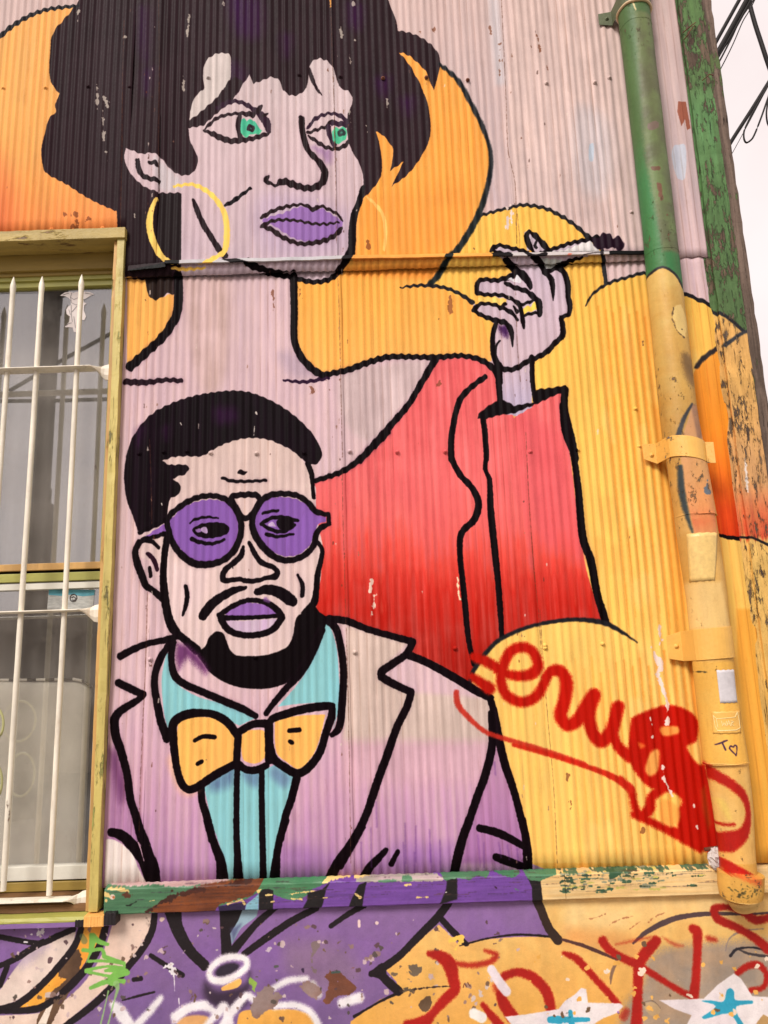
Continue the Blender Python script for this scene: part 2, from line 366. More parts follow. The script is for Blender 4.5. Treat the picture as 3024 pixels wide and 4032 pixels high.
    s("T 790,1295,34 880,1252,30 1000,1242,26 1140,1252,22 1260,1275,24 1400,1275,22 1505,1258,16", (34, 18, 22))
    s("T 795,1298,34 880,1330,42 960,1390,40 1060,1440,38 1160,1465,36 1280,1452,42 1400,1420,42 1490,1362,38 1525,1310,30", (34, 18, 22), halo=.3)
    s("T 450,1098,26 520,1062,40 600,1002,30 685,940,22", BK)
    s("T 150,1045,26 180,1130,42 240,1270,46 320,1400,46 390,1510,52 445,1570,56", (34, 18, 24))
    s("F -40,390,50 0,420,50 110,455,34 240,478,34", BK)
    s("F 240,480,30 300,495,30 400,512,30 500,490,32 560,440,36 600,380,44 640,290,44 645,150,40", BK)
    s("B 712,1230,26 690,1320,34 655,1420,42 640,1530,40 640,1659,40", BK)
    s("A 905,1058,24 915,1120,30 950,1170,30 1035,1190,30", (34, 20, 24)); s("A 985,1078,24 1020,1075,26 1030,1095,20", (34, 20, 24))
    f("A 1043,1270! 1187,1268! D 1187,380! 1043,300!", (34, 24, 26), soft=2)
    # earring
    s("T -30,915,26 0,912,30 60,905,34 120,898,34 220,930,42 330,1010,48 420,1130,48 456,1250,54 460,1400,58 436,1530,54 330,1592,36 200,1640,28", (255, 216, 104), alt=(250, 200, 90), amt=.5)
    s("A 1030,1308,18 998,1380,36 984,1480,44 1000,1570,44 1040,1659,40", (254, 214, 110)); s("D 1040,330,38 1090,382,36 1160,400,20", (254, 214, 110))
    s("D 1128,430,18 1200,440,26 1340,432,16", (252, 200, 90))
    s("B 740,1295,16 800,1350,22 845,1420,24 860,1530,22 850,1640,16", (255, 206, 116), op=.8)
    # disc and cloud outlines
    OK_ = (28, 26, 30)
    s("A -30,290,24 0,262,26 80,190,28 200,118,26 300,78,24 400,60,24 515,48,20", OK_)
    s("B 1215,428,20 1330,530,28 1410,670,28 1490,830,26 1540,980,22 1546,1100,26 1510,1280,30 1450,1440,34 1370,1580,34 1325,1650,30", (26, 30, 34), soft=9)
    s("F 1498,0,26 1440,140,34 1350,285,34 1285,350,30 1235,420,36 1190,485,36 1150,522,30", (26, 34, 34), soft=9)
    s("F 955,548,6 1020,538,16 1120,532,20 1250,548,20 1350,590,20 1430,645,26", OK_, soft=4)
    s("G 445,130,26 620,76,24 740,50,26 850,28,30 1050,55,30 1200,130,30 1330,215,30 1430,305,36 1490,350,46", OK_, soft=4)
    s("E 470,670,6 500,610,12 560,555,16 640,512,18 740,484,18 830,456,20 875,460,20", (30, 30, 34), soft=5)
    s("E 572,318,18 585,400,20 602,520,20", (30, 30, 34), soft=4)
    s("E 1100,606,20 1200,652,24 1300,700,24", OK_, soft=4)
    s("E 1178,1085,20 1220,1030,28 1320,960,26 1400,915,22", (50, 44, 44), soft=8)
    s("J 1320,848,16 1400,866,22 1500,876,22", BK, soft=3)
    # ---- neck, shoulders, coat lines
    f("D 945,490! 1190,475! 1192,600! 1150,600 1090,590 1050,620 1000,626 965,590", (36, 22, 20), soft=4, alt=(60, 50, 40), amt=.5)
    s("D 1165,480,56 1160,700,56 1080,850,54 960,965,54 850,1065,60", BK, halo=.5)
    s("D 820,1165,40 950,1168,36 1080,1152,28 1180,1158,28", (34, 16, 26), halo=.3)
    s("F 258,470,46 262,700,44 262,880,42 300,990,42 380,1080,44 450,1122,44", BK, halo=.4)
    s("F 192,1152,12 300,1165,20 400,1155,22 480,1135,28", (42, 16, 44))
    s("F 440,1122,30 600,1090,38 750,1035,38 880,1000,36 1050,1000,32 1190,1003,36 1350,992,30 1480,1018,34 1570,1080,40 1610,1160,44", BK, halo=.3)
    s("F 1185,1015,46 1100,1160,38 1010,1310,36 900,1440,40 760,1600,42 690,1680,36", BK, halo=.35)
    s("I 540,0,42 430,110,40 330,200,36 230,265,32 60,320,28", BK, halo=.5)
    s("F 1510,1132,34 1430,1190,34 1350,1275,36 1312,1400,34 1290,1540,36 1290,1670,36", BK)
    s("I 960,0,32 958,150,36 1010,270,36 1090,360,38 1136,460,42 1110,570,42 1025,660,38 1015,800,34 1030,950,34 1050,1150,34 1070,1350,30 1105,1520,26", BK)
    s("F 1495,1390,34 1510,1500,34 1520,1670,30", BK); s("I 1175,0,26 1190,130,26 1180,240,26 1208,310,30 1215,500,40 1240,750,40 1262,950,36 1278,1150,34 1290,1345,26", BK)
    # ---- woman's hand
    SK = [20, (900, (206, 190, 200)), (1100, (206, 184, 198)), (1400, (210, 184, 192)), (1560, (196, 180, 204))]
    f("G 425,760 450,700 600,700 700,670! 770,625! 700,560! 660,540! 570,470! 550,440 590,400 700,415 830,450! 890,450! 860,290 910,262 980,310 1050,385 1100,440! 1300,385 1430,350! 1480,370! 1540,450! 1480,490! 1390,530! 1250,570! 1210,600! 1250,680 1290,780 1270,880 1300,960 1270,1040 1215,1070! 1230,1180 1190,1290 1090,1380 940,1440! 935,1900! 800,1980! 650,1960! 650,1540! 590,1400 570,1250 590,1120! 560,1090! 400,1000 390,950 440,930! 680,945! 700,890! 440,840!", SK, alt=(190, 172, 180), amt=.35)
    f("G 1090,470! 1250,445! 1350,405! 1440,370! 1490,375! 1545,440! 1560,455! 1500,490! 1300,500! 1090,500!", (238, 232, 228), soft=2)
    f("G 1015,520! 1210,540! 1200,590! 1130,625! 1050,600!", (196, 200, 194), soft=4)
    f("G 440,872 540,872 650,880 700,905 660,945 560,922 450,912", (252, 210, 110), soft=2); f("G 848,985 900,955 925,965! 950,925 980,930 985,990 900,1012 852,1042", (254, 208, 90), soft=2)
    f("G 895,450! 945,450! 945,490! 900,480!", (250, 180, 80), soft=2)
    f("G 630,1135 700,1140 720,1200 700,1250 640,1190", (70, 30, 84), soft=26, spray=1.0)
    s("G 555,455,30 580,420,38 640,405,34 700,420,34 830,450,34 890,470,30", BK); s("G 560,450,30 640,478,34 740,485,24", BK)
    s("G 955,480,26 905,400,46 880,325,44 905,280,36 960,310,44 1020,375,52 1090,450,48", BK)
    s("G 985,350,14 960,400,26 975,430,18", BK); s("G 1020,470,30 1090,460,40", BK)
    s("G 1080,455,30 1180,422,34 1280,388,34 1380,365,36 1480,345,40 1540,330,50", BK)
    f("E 500,222! 540,238 575,205 620,212 640,240! 680,225 712,262 715,290 680,335! 660,300! 540,312! 515,280!", (34, 14, 30), soft=5)
    s("G 420,830,34 428,740,40 480,704,36 600,715,40 700,690,44 790,650,40", BK, halo=.2)
    s("G 425,830,36 520,848,34 640,850,34 740,885,34 815,940,38 840,1020,36 852,1100,40 860,1160,18", BK)
    s("G 690,740,30 790,788,44 880,815,44 950,870,50 1000,925,56 1008,1035,44", BK)
    s("G 690,540,56 770,610,66 860,670,70 900,730,60 925,785,30", BK, halo=.2)
    s("G 780,665,40 720,700,30", BK)
    f("G 710,708! 745,690! 780,705! 795,668 840,715 815,745 770,725", (226, 222, 226), soft=2)
    s("G 835,945,30 900,925,26 968,895,26", BK); s("G 855,1045,26 940,1025,26 1010,1020,30", BK)
    s("G 690,930,26 640,975,24", BK); s("G 770,960,20 800,1010,30", BK)
    s("G 395,990,40 450,935,34 560,935,30 640,962,34 740,1010,36 805,1085,20", BK); s("G 392,990,36 480,1045,36 600,1085,44 690,1110,48 745,1190,42 758,1330,8", BK)
    s("G 600,1120,40 572,1230,40 580,1400,48 620,1500,56 700,1545,46 800,1530,48 900,1470,44 1000,1430,44 1090,1375,44 1150,1305,44 1220,1235,48 1218,1130,46 1212,1065,40 1280,1035,34 1290,950,44 1275,880,44 1272,760,48 1235,640,52 1185,590,60", BK, halo=.2)
    s("G 950,520,60 1010,560,56 1060,640,44 1110,690,52 1130,780,42 1136,900,8", BK); s("G 1050,640,36 1140,612,36 1210,580,36 1300,545,34 1395,520,22", BK)
    s("G 645,1270,8 600,1330,24 588,1450,30", BK)
    s("G 640,1500,44 645,1670,36", BK); s("G 938,1440,44 938,1660,34", BK)
    s("F 1590,1060,40 1603,1200,34 1612,1330,34", BK); s("E 118,1005,32 122,1150,26 138,1290,26", BK)
    f("F 1470,1370! 1540,1315! 1600,1285! 1640,1285! E 0,1320! 130,1300! 145,1215! 250,1205! 320,1192! 352,1200! 312,1238! 240,1265! 150,1310! 60,1345! 0,1370! F 1600,1382! 1500,1412! 1462,1400!", BK, soft=5)
    s("E 335,1215,44 330,1330,42 370,1500,42 400,1670,44", BK, halo=.3)
    s("J 320,-10,44 335,150,50 385,300,40 420,550,42 448,850,48 500,1000,48 540,1200,46 600,1415,46", BK, halo=.3)
    # ---- cloud over the coat, lower right
    f("L 912,470! 935,405 1005,300 1100,205 1250,132 1400,92 1550,68! M 440,90! 590,100 700,150 790,210! 900,600! 900,1659! L 1310,1659! 1250,1300! 1150,1000! 1060,570!", [30, (2400, (252, 208, 112)), (3450, (254, 206, 112))], alt=(246, 184, 84), amt=.35)
    grooves(c, 2560, 3430, 2230)
    s("L 912,478,20 935,405,24 1005,300,24 1100,203,22 1250,130,20 1400,88,18 1550,66,18", (30, 30, 34), soft=8)
    s("J 190,1416,18 400,1392,22 590,1414,30 700,1470,20 808,1542,6", (30, 30, 34), soft=8)
    man(c)
    # ---- red tag
    g = dict(soft=18, spray=1.0, wob=2)
    s("L 940,310,60 1020,340,66 1110,390,60", GR, **g); s("L 930,440,50 1040,515,80", GR, **g)
    s("L 1090,395,50 1200,432,60 1310,425,70 1360,370,70 1330,280,66 1260,245,66 1180,275,66 1135,360,66 1118,470,64 1160,565,66 1260,605,66 1350,565,66 1400,480,60 1440,410,56 1500,405,60", GR, **g)
    s("M 205,440,50 260,395,66 315,410,76 345,480,84 330,600,84 305,690,84 350,755,80 420,720,80 470,630,80 520,560,80", GR, **g)
    s("M 525,560,84 490,690,84 515,800,84 570,862,84 640,790,84 680,640,84", GR, **g); s("M 690,630,60 650,780,64 680,890,66 760,960,80", GR, **g)
    f("M 770,710! 850,670 1000,625 1120,650 1205,730 1190,860 1130,900 1200,1010 1250,1010! 1350,1610! 1200,1565 1090,1490 1060,1330! 1100,1260 1050,1200 960,1190 870,1150 780,1040 750,930 760,800", GR, soft=16, spray=1.0)
    f("M 960,770 1070,765 1075,810 980,825", (248, 170, 80), soft=14, op=.9); f("M 900,930 950,920 945,1050 890,1090 860,1040", (248, 176, 88), soft=16, op=.95); f("M 815,870 860,890 830,910", (240, 120, 50), soft=14, op=.8)
    f("M 975,1240 1080,1300 1070,1400 960,1390", (250, 170, 80), soft=18, op=.95)
    s("M 960,1180,60 900,1230,56 890,1300,70 830,1350,60 790,1280,50 770,1190,50 700,1110,40", GR, **g); s("M 790,1340,50 900,1390,50 1000,1440,50 1100,1480,80 1220,1570,40", GR, **g)
    f("M 1220,1180! 1250,1150! 1290,1400! 1270,1440! 1230,1300!", (170, 90, 30), soft=24, op=.5)
    s("L 825,540,34 835,620,40 900,700,34 1000,790,30 1100,832,30 1300,890,30 1500,955,30 1659,1010,30", (196, 44, 30), soft=10, spray=1.0, op=.9)
    s("M 0,885,28 250,955,30 500,1035,32 650,1095,42 770,1175,50", (200, 36, 20), soft=10, spray=1.0, op=.95)
    # scuffs and bare scratches
    for q in ("M 955,110,10 950,160,26 965,200,30 950,230,8", "M 905,250,8 925,300,24 965,370,26 945,410,18 960,470,16 995,560,8 1005,650,6 1008,745,8", "M 975,1030,8 985,1100,14 1005,1160,16 1035,1220,4", "M 890,710,8 905,760,10", "X 685,540,12 695,570,8", "X 735,870,10 740,800,5", "M 1172,1260,4 1180,1290,4", "G 700,50,8 710,110,10 700,240,4", "G 735,20,5 740,150,7 748,215,4", "M 1020,893,10 1022,897", "M 910,830,7 915,835", "M 140,735,12 148,760,6"):
        s(q, (238, 216, 205), soft=2, wob=5)
    for q in ("F 120,560,8 128,640,8 124,700,4", "F 300,560,3 302,610,3", "F 1270,480,4 1276,520,4", "F 1283,600,5 1283,720,3", "F 745,250,6 748,300,4", "F 1210,1160,12 1213,1172", "B 1540,180,16 1545,225,7", "A 500,1400,8 510,1500,14 475,1480,4 480,1600,5", "A 420,1385,6 430,1420,8", "A 580,1400,7 585,1440,7", "H 1370,45,4 1380,70,4", "M 845,1440,5 845,1455", "M 350,1080,4 352,1130,4", "B 1085,215,7 1090,220", "B 1175,140,5 1176,200,3", "M 375,1250,4 376,1330,3", "B 1600,300,3 1604,500,3", "C 210,400,4 215,460,5", "C 155,250,4 165,350,3", "C 470,130,4 475,160,5"):
        s(q, (120, 66, 40), soft=2, wob=5, op=.7)

def grooves(c, ya, yb, xmin):
    """groove shade and bounce light beside the pipe painted orange, plus patches over yellow"""
    f, s = c.fill, c.stroke
    kx = np.linspace(.35, 1.2, 2600); cc = np.cos(wphase(kx)); idx = [i for i in range(1, len(kx) - 1) if cc[i] < cc[i - 1] and cc[i] <= cc[i + 1]]
    za, zb_ = P3(2600, ya, .004).z, P3(2600, yb, .004).z
    for i in idx:
        x = float(kx[i]); z0_ = zb_ + random.uniform(0, .1); z1_ = za - random.uniform(0, .08)
        a = to_px(np.array([x, -.004, z1_])); b = to_px(np.array([x, -.004, (z0_ + z1_) / 2])); d_ = to_px(np.array([x, -.004, z0_]))
        if a[0] < xmin: continue
        k_ = max(0.0, (x - .5) / .6)
        s("Z %f,%f,%f Z %f,%f,%f Z %f,%f,%f" % (a[0], a[1], 4 + 7 * k_, b[0], b[1], 6 + 8 * k_, d_[0], d_[1], 3), (236, 146, 50), soft=9, op=.15 + .5 * min(1, k_), spray=.6, wob=2)
    for k in range(int((yb - ya) / 30)):
        x = random.uniform(xmin, 2800); y = random.uniform(ya, yb - 150)
        f("Z %f,%f %f,%f %f,%f %f,%f" % (x, y, x + random.uniform(15, 60), y + 20, x + random.uniform(10, 50), y + random.uniform(60, 190), x - 5, y + random.uniform(50, 150)), random.choice([(246, 176, 84), (255, 218, 134), (250, 190, 100)]), soft=34, op=.35)

def man(c):
    f, s = c.fill, c.stroke
    # jacket tones
    f("O 745,560! 780,700! 900,1000! 940,1250! 1000,1440! 690,1440! 720,700!", (150, 96, 148), soft=50, op=.6, alt=(190, 140, 180), amt=.7)
    f("K 30,1080 110,1100 160,1300 120,1420 60,1250", (74, 22, 70), soft=60, op=.55)
    f("L 1060,900! 1130,900! 1230,1300! 1290,1659! 860,1659! 960,1200!", [40, (2900, (196, 150, 178)), (3200, (176, 122, 172)), (3480, (140, 88, 156))], soft=24, op=.6, alt=(130, 60, 130), amt=.35)
    f("Q 860,200 1300,300 1250,470 840,470", (150, 102, 168), soft=90, op=.5); f("R 300,200! 800,200! 780,420! 100,440!", (146, 100, 172), soft=90, op=.5)
    f("P 860,200! 870,150 960,170 1050,240 1100,310 1130,400 1190,490! 1195,540! 850,535!", (244, 232, 224), soft=5, alt=(225, 205, 200), amt=.4)
    # face
    f("H 395,520! 470,495 560,490 650,490 720,450 800,408 900,378 1000,368 1100,385 1200,430 1300,500 1370,650 1375,760! 1450,1100! 1430,1300! 1400,1440! K 1290,240! 1250,380! 1200,440! 1000,490! 850,480! 700,480! 640,460! 540,380! 440,200! H 400,1200! 240,1150! 250,1060! 430,980!", [30, (1700, (222, 196, 186)), (2000, (228, 200, 196)), (2600, (230, 204, 202))], alt=(210, 186, 176), amt=.5)
    f("H 430,1180 520,1200 700,1250 620,1500 480,1550 420,1400", (232, 206, 206), soft=60, op=.5)
    # hair
    f("H 145,640 150,560 165,460 200,370 250,290 330,210 440,150 560,105 700,75 850,60 960,70 1060,105 1150,150 1240,210 1320,280 1390,360 1430,440 1440,490 1405,540 1350,545! 1300,500 1240,450 1170,415 1100,385 1000,370 900,378 800,410 720,450 650,490 560,490 470,495 395,520! 440,545 540,545 570,570 545,612! 500,620 462,640! 500,665 515,690 500,740 450,765 430,830 425,880! 380,920 290,980! 235,980! 200,880 160,770", (16, 7, 11), soft=3, alt=(30, 12, 28), amt=.6)
    for q in ("H 740,180 860,170 880,250 760,280", "H 400,320 430,300 420,380", "H 230,330 270,300 240,420"):
        f(q, (66, 16, 76), soft=60, op=.5)
    s("H 1345,540,30 1370,600,30 1378,680,22 1385,760,22", BK)
    for q in ("H 515,275,7 520,285,7", "H 1008,205,12 1012,218,8", "H 997,295,6 993,350,4", "H 390,800,10 394,812,5"): s(q, (205, 195, 185), soft=2)
    # ears, face outline
    s("H 245,1050,34 215,1110,38 230,1190,44 258,1265,44 285,1335,40 330,1365,36 400,1425,40", BK, halo=.35)
    s("H 260,1045,26 320,1045,24 372,1088,20", BK); s("H 300,1128,24 338,1165,26 362,1232,22", (40, 14, 30)); s("H 310,1218,22 320,1275,24", BK)
    s("H 432,1000,44 415,1100,40 405,1200,38 402,1300,42 410,1400,46 425,1500,48 455,1590,50 500,1660,50", BK)
    s("K 405,0,46 425,180,50 460,290,46 540,360,44 620,430,56", BK)
    s("H 1400,1040,20 1440,1100,24 1430,1180,30 1410,1270,34 1402,1370,34 1385,1450,44 1330,1520,50", BK)
    # glasses
    f("H 280,1020 350,970 430,920! 440,1000! 360,1005", PU, soft=2); f("H 435,930 480,870 560,810 650,780 740,775 820,800 870,860 890,930 885,1010 850,1090 790,1150 710,1178 620,1172 560,1140 500,1080 460,1020", PU, soft=2, alt=(128, 84, 165), amt=.5)
    f("H 1005,860 1040,800 1100,765 1180,757 1270,770 1340,810 1380,860! 1440,885! 1465,885! 1465,915! 1410,935! 1385,1000 1360,1070 1290,1130 1200,1145 1110,1110 1050,1050 1010,980 992,910", PU, soft=2, alt=(128, 84, 165), amt=.5)
    G = (14, 4, 9)
    s("H 430,895,34 520,812,36 620,762,34 720,748,32 800,768,36 862,812,44 898,880,38 912,950,36 900,1030,38 862,1110,40 795,1170,38 700,1198,42 600,1190,44 515,1130,40 465,1060,36 440,990,34", G, closed=True, halo=.25)
    s("H 245,990,22 380,925,30 440,890,30", G); s("H 265,1035,30 350,1015,24 430,990,30", G)
    s("H 830,790,30 855,752,34 940,742,36 1010,745,36 1040,785,30", G); s("H 850,775,30 890,850,30 920,890,36 965,890,36 1000,840,30 1032,785,30", G)
    s("H 985,900,36 1008,840,34 1050,775,38 1110,742,38 1190,735,34 1280,748,34 1355,800,34 1400,852,34 1482,872,24! 1484,935,26! 1435,955,34 1402,1000,34 1385,1070,34 1335,1130,36 1250,1168,36 1165,1165,38 1085,1115,42 1022,1040,42 988,970,38", G, closed=True, halo=.25)
    s("H 575,925,10 620,900,16 690,888,14 760,896,10", G)
    f("H 590,975 640,935 730,922 800,930 835,958 815,1000 730,1025 640,1020", G, soft=2); f("H 645,968 680,950 690,992 655,985", (190, 160, 200), soft=2); f("H 612,970 640,962 650,985 620,985", (150, 110, 170), soft=2)
    s("H 585,1030,24 640,1052,22 720,1062,20 800,1038,16", G)
    s("H 1052,865,16 1090,853,18 1150,845,16", G); s("H 1042,932,20 1100,898,22 1180,888,22 1280,912,18", G); s("H 1042,932,18 1110,972,22 1190,982,22 1260,940,18", G)
    f("H 1140,915 1190,890 1240,900 1255,935 1210,975 1160,965", G, soft=2); f("H 1085,935 1115,920 1138,950 1100,948", (196, 170, 206), soft=2)
    s("H 1078,1000,22 1150,1016,18 1250,998,14", G)
    # forehead marks
    s("H 788,632,18 850,652,20 940,655,18 1072,648,16", G, halo=.3); f("H 885,590 905,578 925,584! 952,592 930,610 915,614 890,602", G)
    # nose
    s("H 925,1080,14 910,1140,36 860,1190,34 812,1228,32 792,1265,36 800,1302,36 850,1300,28 900,1295,26 960,1308,30 1020,1302,26 1080,1285,26 1130,1278,38 1148,1248,32 1118,1215,30 1050,1190,32 1008,1140,30 965,1058,22", G)
    s("H 855,1200,10 858,1225,4", G)
    s("H 548,1342,24 558,1400,26 550,1460,24 530,1530,14", G, halo=.3); s("H 1280,1268,14 1312,1330,26 1310,1400,26", G, halo=.3)
    # moustache, lips, beard
    s("H 940,1350,20 860,1370,44 760,1425,56 695,1485,60 662,1535,56", G); s("H 1015,1378,40 1080,1362,60 1160,1380,70 1225,1425,74 1248,1440,60", G)
    f("H 810,1525 860,1480 940,1450 1000,1452 1070,1462 1110,1490 1145,1525 1000,1532 900,1536", (150, 104, 180), soft=2); f("H 805,1560 900,1568 1000,1562 1155,1555 1110,1610 1010,1640 900,1640 840,1610", (214, 190, 208), soft=4, alt=(190, 150, 200), amt=.4)
    s("H 768,1530,30 850,1475,30 930,1438,28 1000,1432,28 1080,1450,32 1140,1490,38 1180,1530,28", G); s("H 775,1545,34 860,1548,28 1000,1544,24 1170,1532,24", G)
    s("K 780,230,40 818,290,40 875,322,38 960,335,36 1060,322,38 1130,285,40 1175,220,44", G)
    s("K 1070,100,30 1090,112,20", (130, 84, 156), soft=10, op=.7)
    f("K 625,455 680,400 705,345 750,310 795,322 815,370 840,430 880,465 960,470 1060,465 1150,440 1220,400 1250,330 1265,240 1290,200 1340,180 1380,120! 1420,180! 1480,220! 1475,300 1440,360 1400,450 1350,540 1280,600 1200,650 1100,680 1000,685 880,670 780,630 700,570 650,500", (12, 4, 7), soft=4)
    # neck shade
    f("K 490,385! 560,400! 640,470! 700,560! 680,590! 560,480! 500,560! 480,470!", (96, 40, 96), soft=36, op=.85, spray=.8)
    # collar
    f("K 430,450 405,520 390,620 395,750 410,860 430,940! 470,870 560,840 680,830 780,850 850,900 900,925! 960,895 1000,880! 900,820 780,780 640,740 560,700 490,650 455,590 440,500", BL, soft=3, alt=(120, 186, 200), amt=.4)
    f("K 1470,250! 1440,340 1400,440 1330,580 1250,690 1150,800! 1260,785 1380,775 1490,775! 1525,800! 1530,870! 1512,945! 1540,850 1555,700 1550,600 1540,450 1510,320", BL, soft=3, alt=(120, 186, 200), amt=.4)
    s("K 435,400,40 375,500,46 345,610,42 352,730,46 382,880,48 425,1010,50", G, halo=.3); s("K 465,380,44 455,480,40 472,590,44 535,650,44 660,705,42 800,765,44 920,815,42 1005,862,34", G, halo=.3)
    s("K 1440,300,40 1375,450,46 1300,580,46 1215,670,40 1130,770,36 1075,845,30", G, halo=.3); s("K 1480,240,44 1530,290,46 1560,400,44 1580,560,44 1575,720,46 1562,880,46 1545,950,44 1505,985,30", G, halo=.3)
    # shirt front
    f("K 670,1330! 760,1260! 860,1200! 900,1200! 1030,1230! 1130,1180! 1260,1255! 1230,1380! 1190,1500! 1140,1659! Q 800,200! 740,500! 410,500! 370,300! 270,0! K 700,1480!", BL, soft=3, alt=(124, 190, 206), amt=.4, smooth=False)
    f("K 700,1290 780,1240 860,1200 860,1290 800,1340 720,1350", (70, 76, 130), soft=50, op=.6, alt=BL, amt=.5); f("K 920,1235 1030,1235 1020,1320 960,1310", (80, 90, 140), soft=40, op=.5); f("K 1130,1190 1230,1260 1190,1330 1100,1250", (90, 96, 150), soft=40, op=.5)
    s("K 650,1330,44 655,1420,44 690,1540,48 720,1670,50", G); s("Q 235,0,52 290,180,60 345,330,72 362,500,100", G, halo=.2)
    s("K 885,1190,36 880,1400,36 880,1670,36", G); s("Q 475,-10,46 478,150,48 485,300,56 492,500,80", G)
    s("K 1045,1210,36 1045,1400,36 1048,1670,36", G); s("Q 685,-10,46 692,200,46 696,500,56", G)
    s("K 1278,1250,48 1240,1400,48 1200,1520,44 1165,1670,46", G); s("Q 878,0,60 832,150,56 805,300,58 788,500,90", G)
    # bow tie
    f("K 430,1150 500,1100 640,1300 600,1380 520,1370 470,1280", (248, 190, 130), soft=40, op=.5)
    O2 = (252, 190, 102)
    f("K 500,880! 620,868 750,880 810,930 865,972! 870,1060! 860,1160! 740,1220 640,1290 570,1322 530,1260 500,1150 490,1000", O2, alt=(248, 174, 84), amt=.4)
    f("K 918,980 1000,952 1065,965 1072,1050 1065,1130 1030,1165 980,1172 920,1140", O2, alt=(248, 174, 84), amt=.4)
    f("K 1130,900! 1250,865 1370,855 1460,852! 1440,950 1400,1080 1340,1170 1280,1208 1220,1170 1140,1100", O2, alt=(248, 174, 84), amt=.4)
    s("K 470,905,56 560,850,56 700,845,44 790,880,50 850,935,50 890,1000,46! 880,1170,44! 740,1248,50 625,1325,48 560,1342,44 510,1280,44 482,1150,46 465,1000,52", G, closed=True)
    s("K 890,970,44 990,915,44 1085,912,50", G); s("K 895,1175,40 940,1212,42 1010,1215,44 1075,1185,40", G); s("K 1092,920,54 1095,1150,52", G)
    s("K 1095,905,44 1200,850,50 1330,815,50 1440,798,50 1505,795,40! 1500,870,50 1462,980,46 1425,1100,48 1350,1200,50 1280,1238,50 1200,1200,48 1115,1125,50", G, closed=True)
    s("K 608,1022,22 660,996,24 735,1000,26", G); s("K 625,1175,24 652,1160,24", G); s("K 1225,958,24 1290,952,28", G); s("K 1230,1028,24 1245,1038,22", G)
    # lapels
    s("K 122,470,46 200,428,44 300,388,38 400,368,38 470,350,44", G, halo=.2)
    s("K 108,645,46 200,690,46 268,722,44! 230,760,40 120,830,50 80,885,54! 90,980,54 120,1080,50 160,1220,46 185,1400,46 225,1530,48 262,1670,54", G, halo=.3)
    s("P 1112,-5,60 1170,150,66 1210,280,80 1255,400,80 1262,520,90", G, halo=.2)
    s("P 905,95,60 990,120,74 1080,205,84 1150,300,80 1210,420,90 1240,500,90", G)
    s("P 1125,180,8 1160,280,8 1175,330,4", (216, 170, 190), soft=2)
    s("L -10,60,44 110,75,44 250,130,40 400,172,40 540,210,44! 500,288,44 430,340,46 340,402,50 335,440,50! 400,480,48 530,540,44! 500,640,46 440,760,46 380,930,48 300,1150,48 240,1330,46 160,1500,48 60,1670,56", G, halo=.3)
    s("Q 1500,50,66 1400,220,72 1310,340,74 1240,480,80", G, halo=.2)
    s("L 505,295,50 620,340,46 720,392,48 830,455,50 950,528,50 1048,578,44", G)
    s("L 1045,580,44 1075,680,44 1105,850,50 1145,1020,50 1200,1180,46 1250,1370,44 1278,1500,44 1288,1670,46", G, halo=.2); s("L 1055,680,44 1060,880,48 1015,1080,50 960,1230,48 910,1380,48 868,1500,48 825,1670,50", G, halo=.35)
    s("L 978,1430,44 1100,1462,48 1200,1512,44 1265,1550,36", G); s("R 1150,300,56 1230,328,66 1350,370,56", G)
    s("R 250,240,34 185,310,54 110,390,62 60,480,70", G, halo=.2); s("R 345,255,34 292,355,40", G)
    s("R 925,0,62 870,150,60 835,280,64 805,450,70", G); s("R 1368,-5,50 1395,150,58 1410,300,66 1410,450,64", G)
    # shadow gaps and rust of the lap seams, both painted as dark lines
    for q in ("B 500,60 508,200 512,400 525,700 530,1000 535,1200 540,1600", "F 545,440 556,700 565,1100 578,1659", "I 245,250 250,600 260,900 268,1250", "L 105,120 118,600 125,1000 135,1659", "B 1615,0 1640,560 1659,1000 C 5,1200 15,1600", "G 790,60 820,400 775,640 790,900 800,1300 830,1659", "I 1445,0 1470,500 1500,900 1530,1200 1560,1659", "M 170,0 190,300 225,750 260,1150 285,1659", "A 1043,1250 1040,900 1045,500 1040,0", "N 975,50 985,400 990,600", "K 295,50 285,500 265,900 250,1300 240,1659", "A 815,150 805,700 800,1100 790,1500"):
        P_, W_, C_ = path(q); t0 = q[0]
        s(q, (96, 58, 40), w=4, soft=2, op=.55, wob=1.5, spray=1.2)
    for k in range(170):                                    # flaked spots and nail rust
        x = random.choice([random.uniform(20, 2700), random.gauss(1335, 25), random.gauss(2060, 40), random.gauss(600, 20)]); y = random.uniform(0, 3400); L = random.uniform(1, 16)
        s("Z %f,%f,%f Z %f,%f" % (x, y, random.uniform(1.5, 4.5), x + random.uniform(-1, 1), y + L), random.choice([(110, 62, 40), (80, 52, 44), (232, 214, 200), (150, 110, 90)]), soft=2, wob=3, op=.7)
    # purple streaks of overspray in the valleys
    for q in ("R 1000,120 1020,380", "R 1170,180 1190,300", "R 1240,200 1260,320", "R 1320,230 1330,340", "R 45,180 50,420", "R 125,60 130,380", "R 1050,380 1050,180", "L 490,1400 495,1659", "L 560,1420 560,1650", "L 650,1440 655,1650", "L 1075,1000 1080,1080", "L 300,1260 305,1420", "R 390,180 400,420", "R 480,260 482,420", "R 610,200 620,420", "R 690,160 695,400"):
        s(q, (110, 60, 140), w=10, soft=10, op=.45, spray=.6)

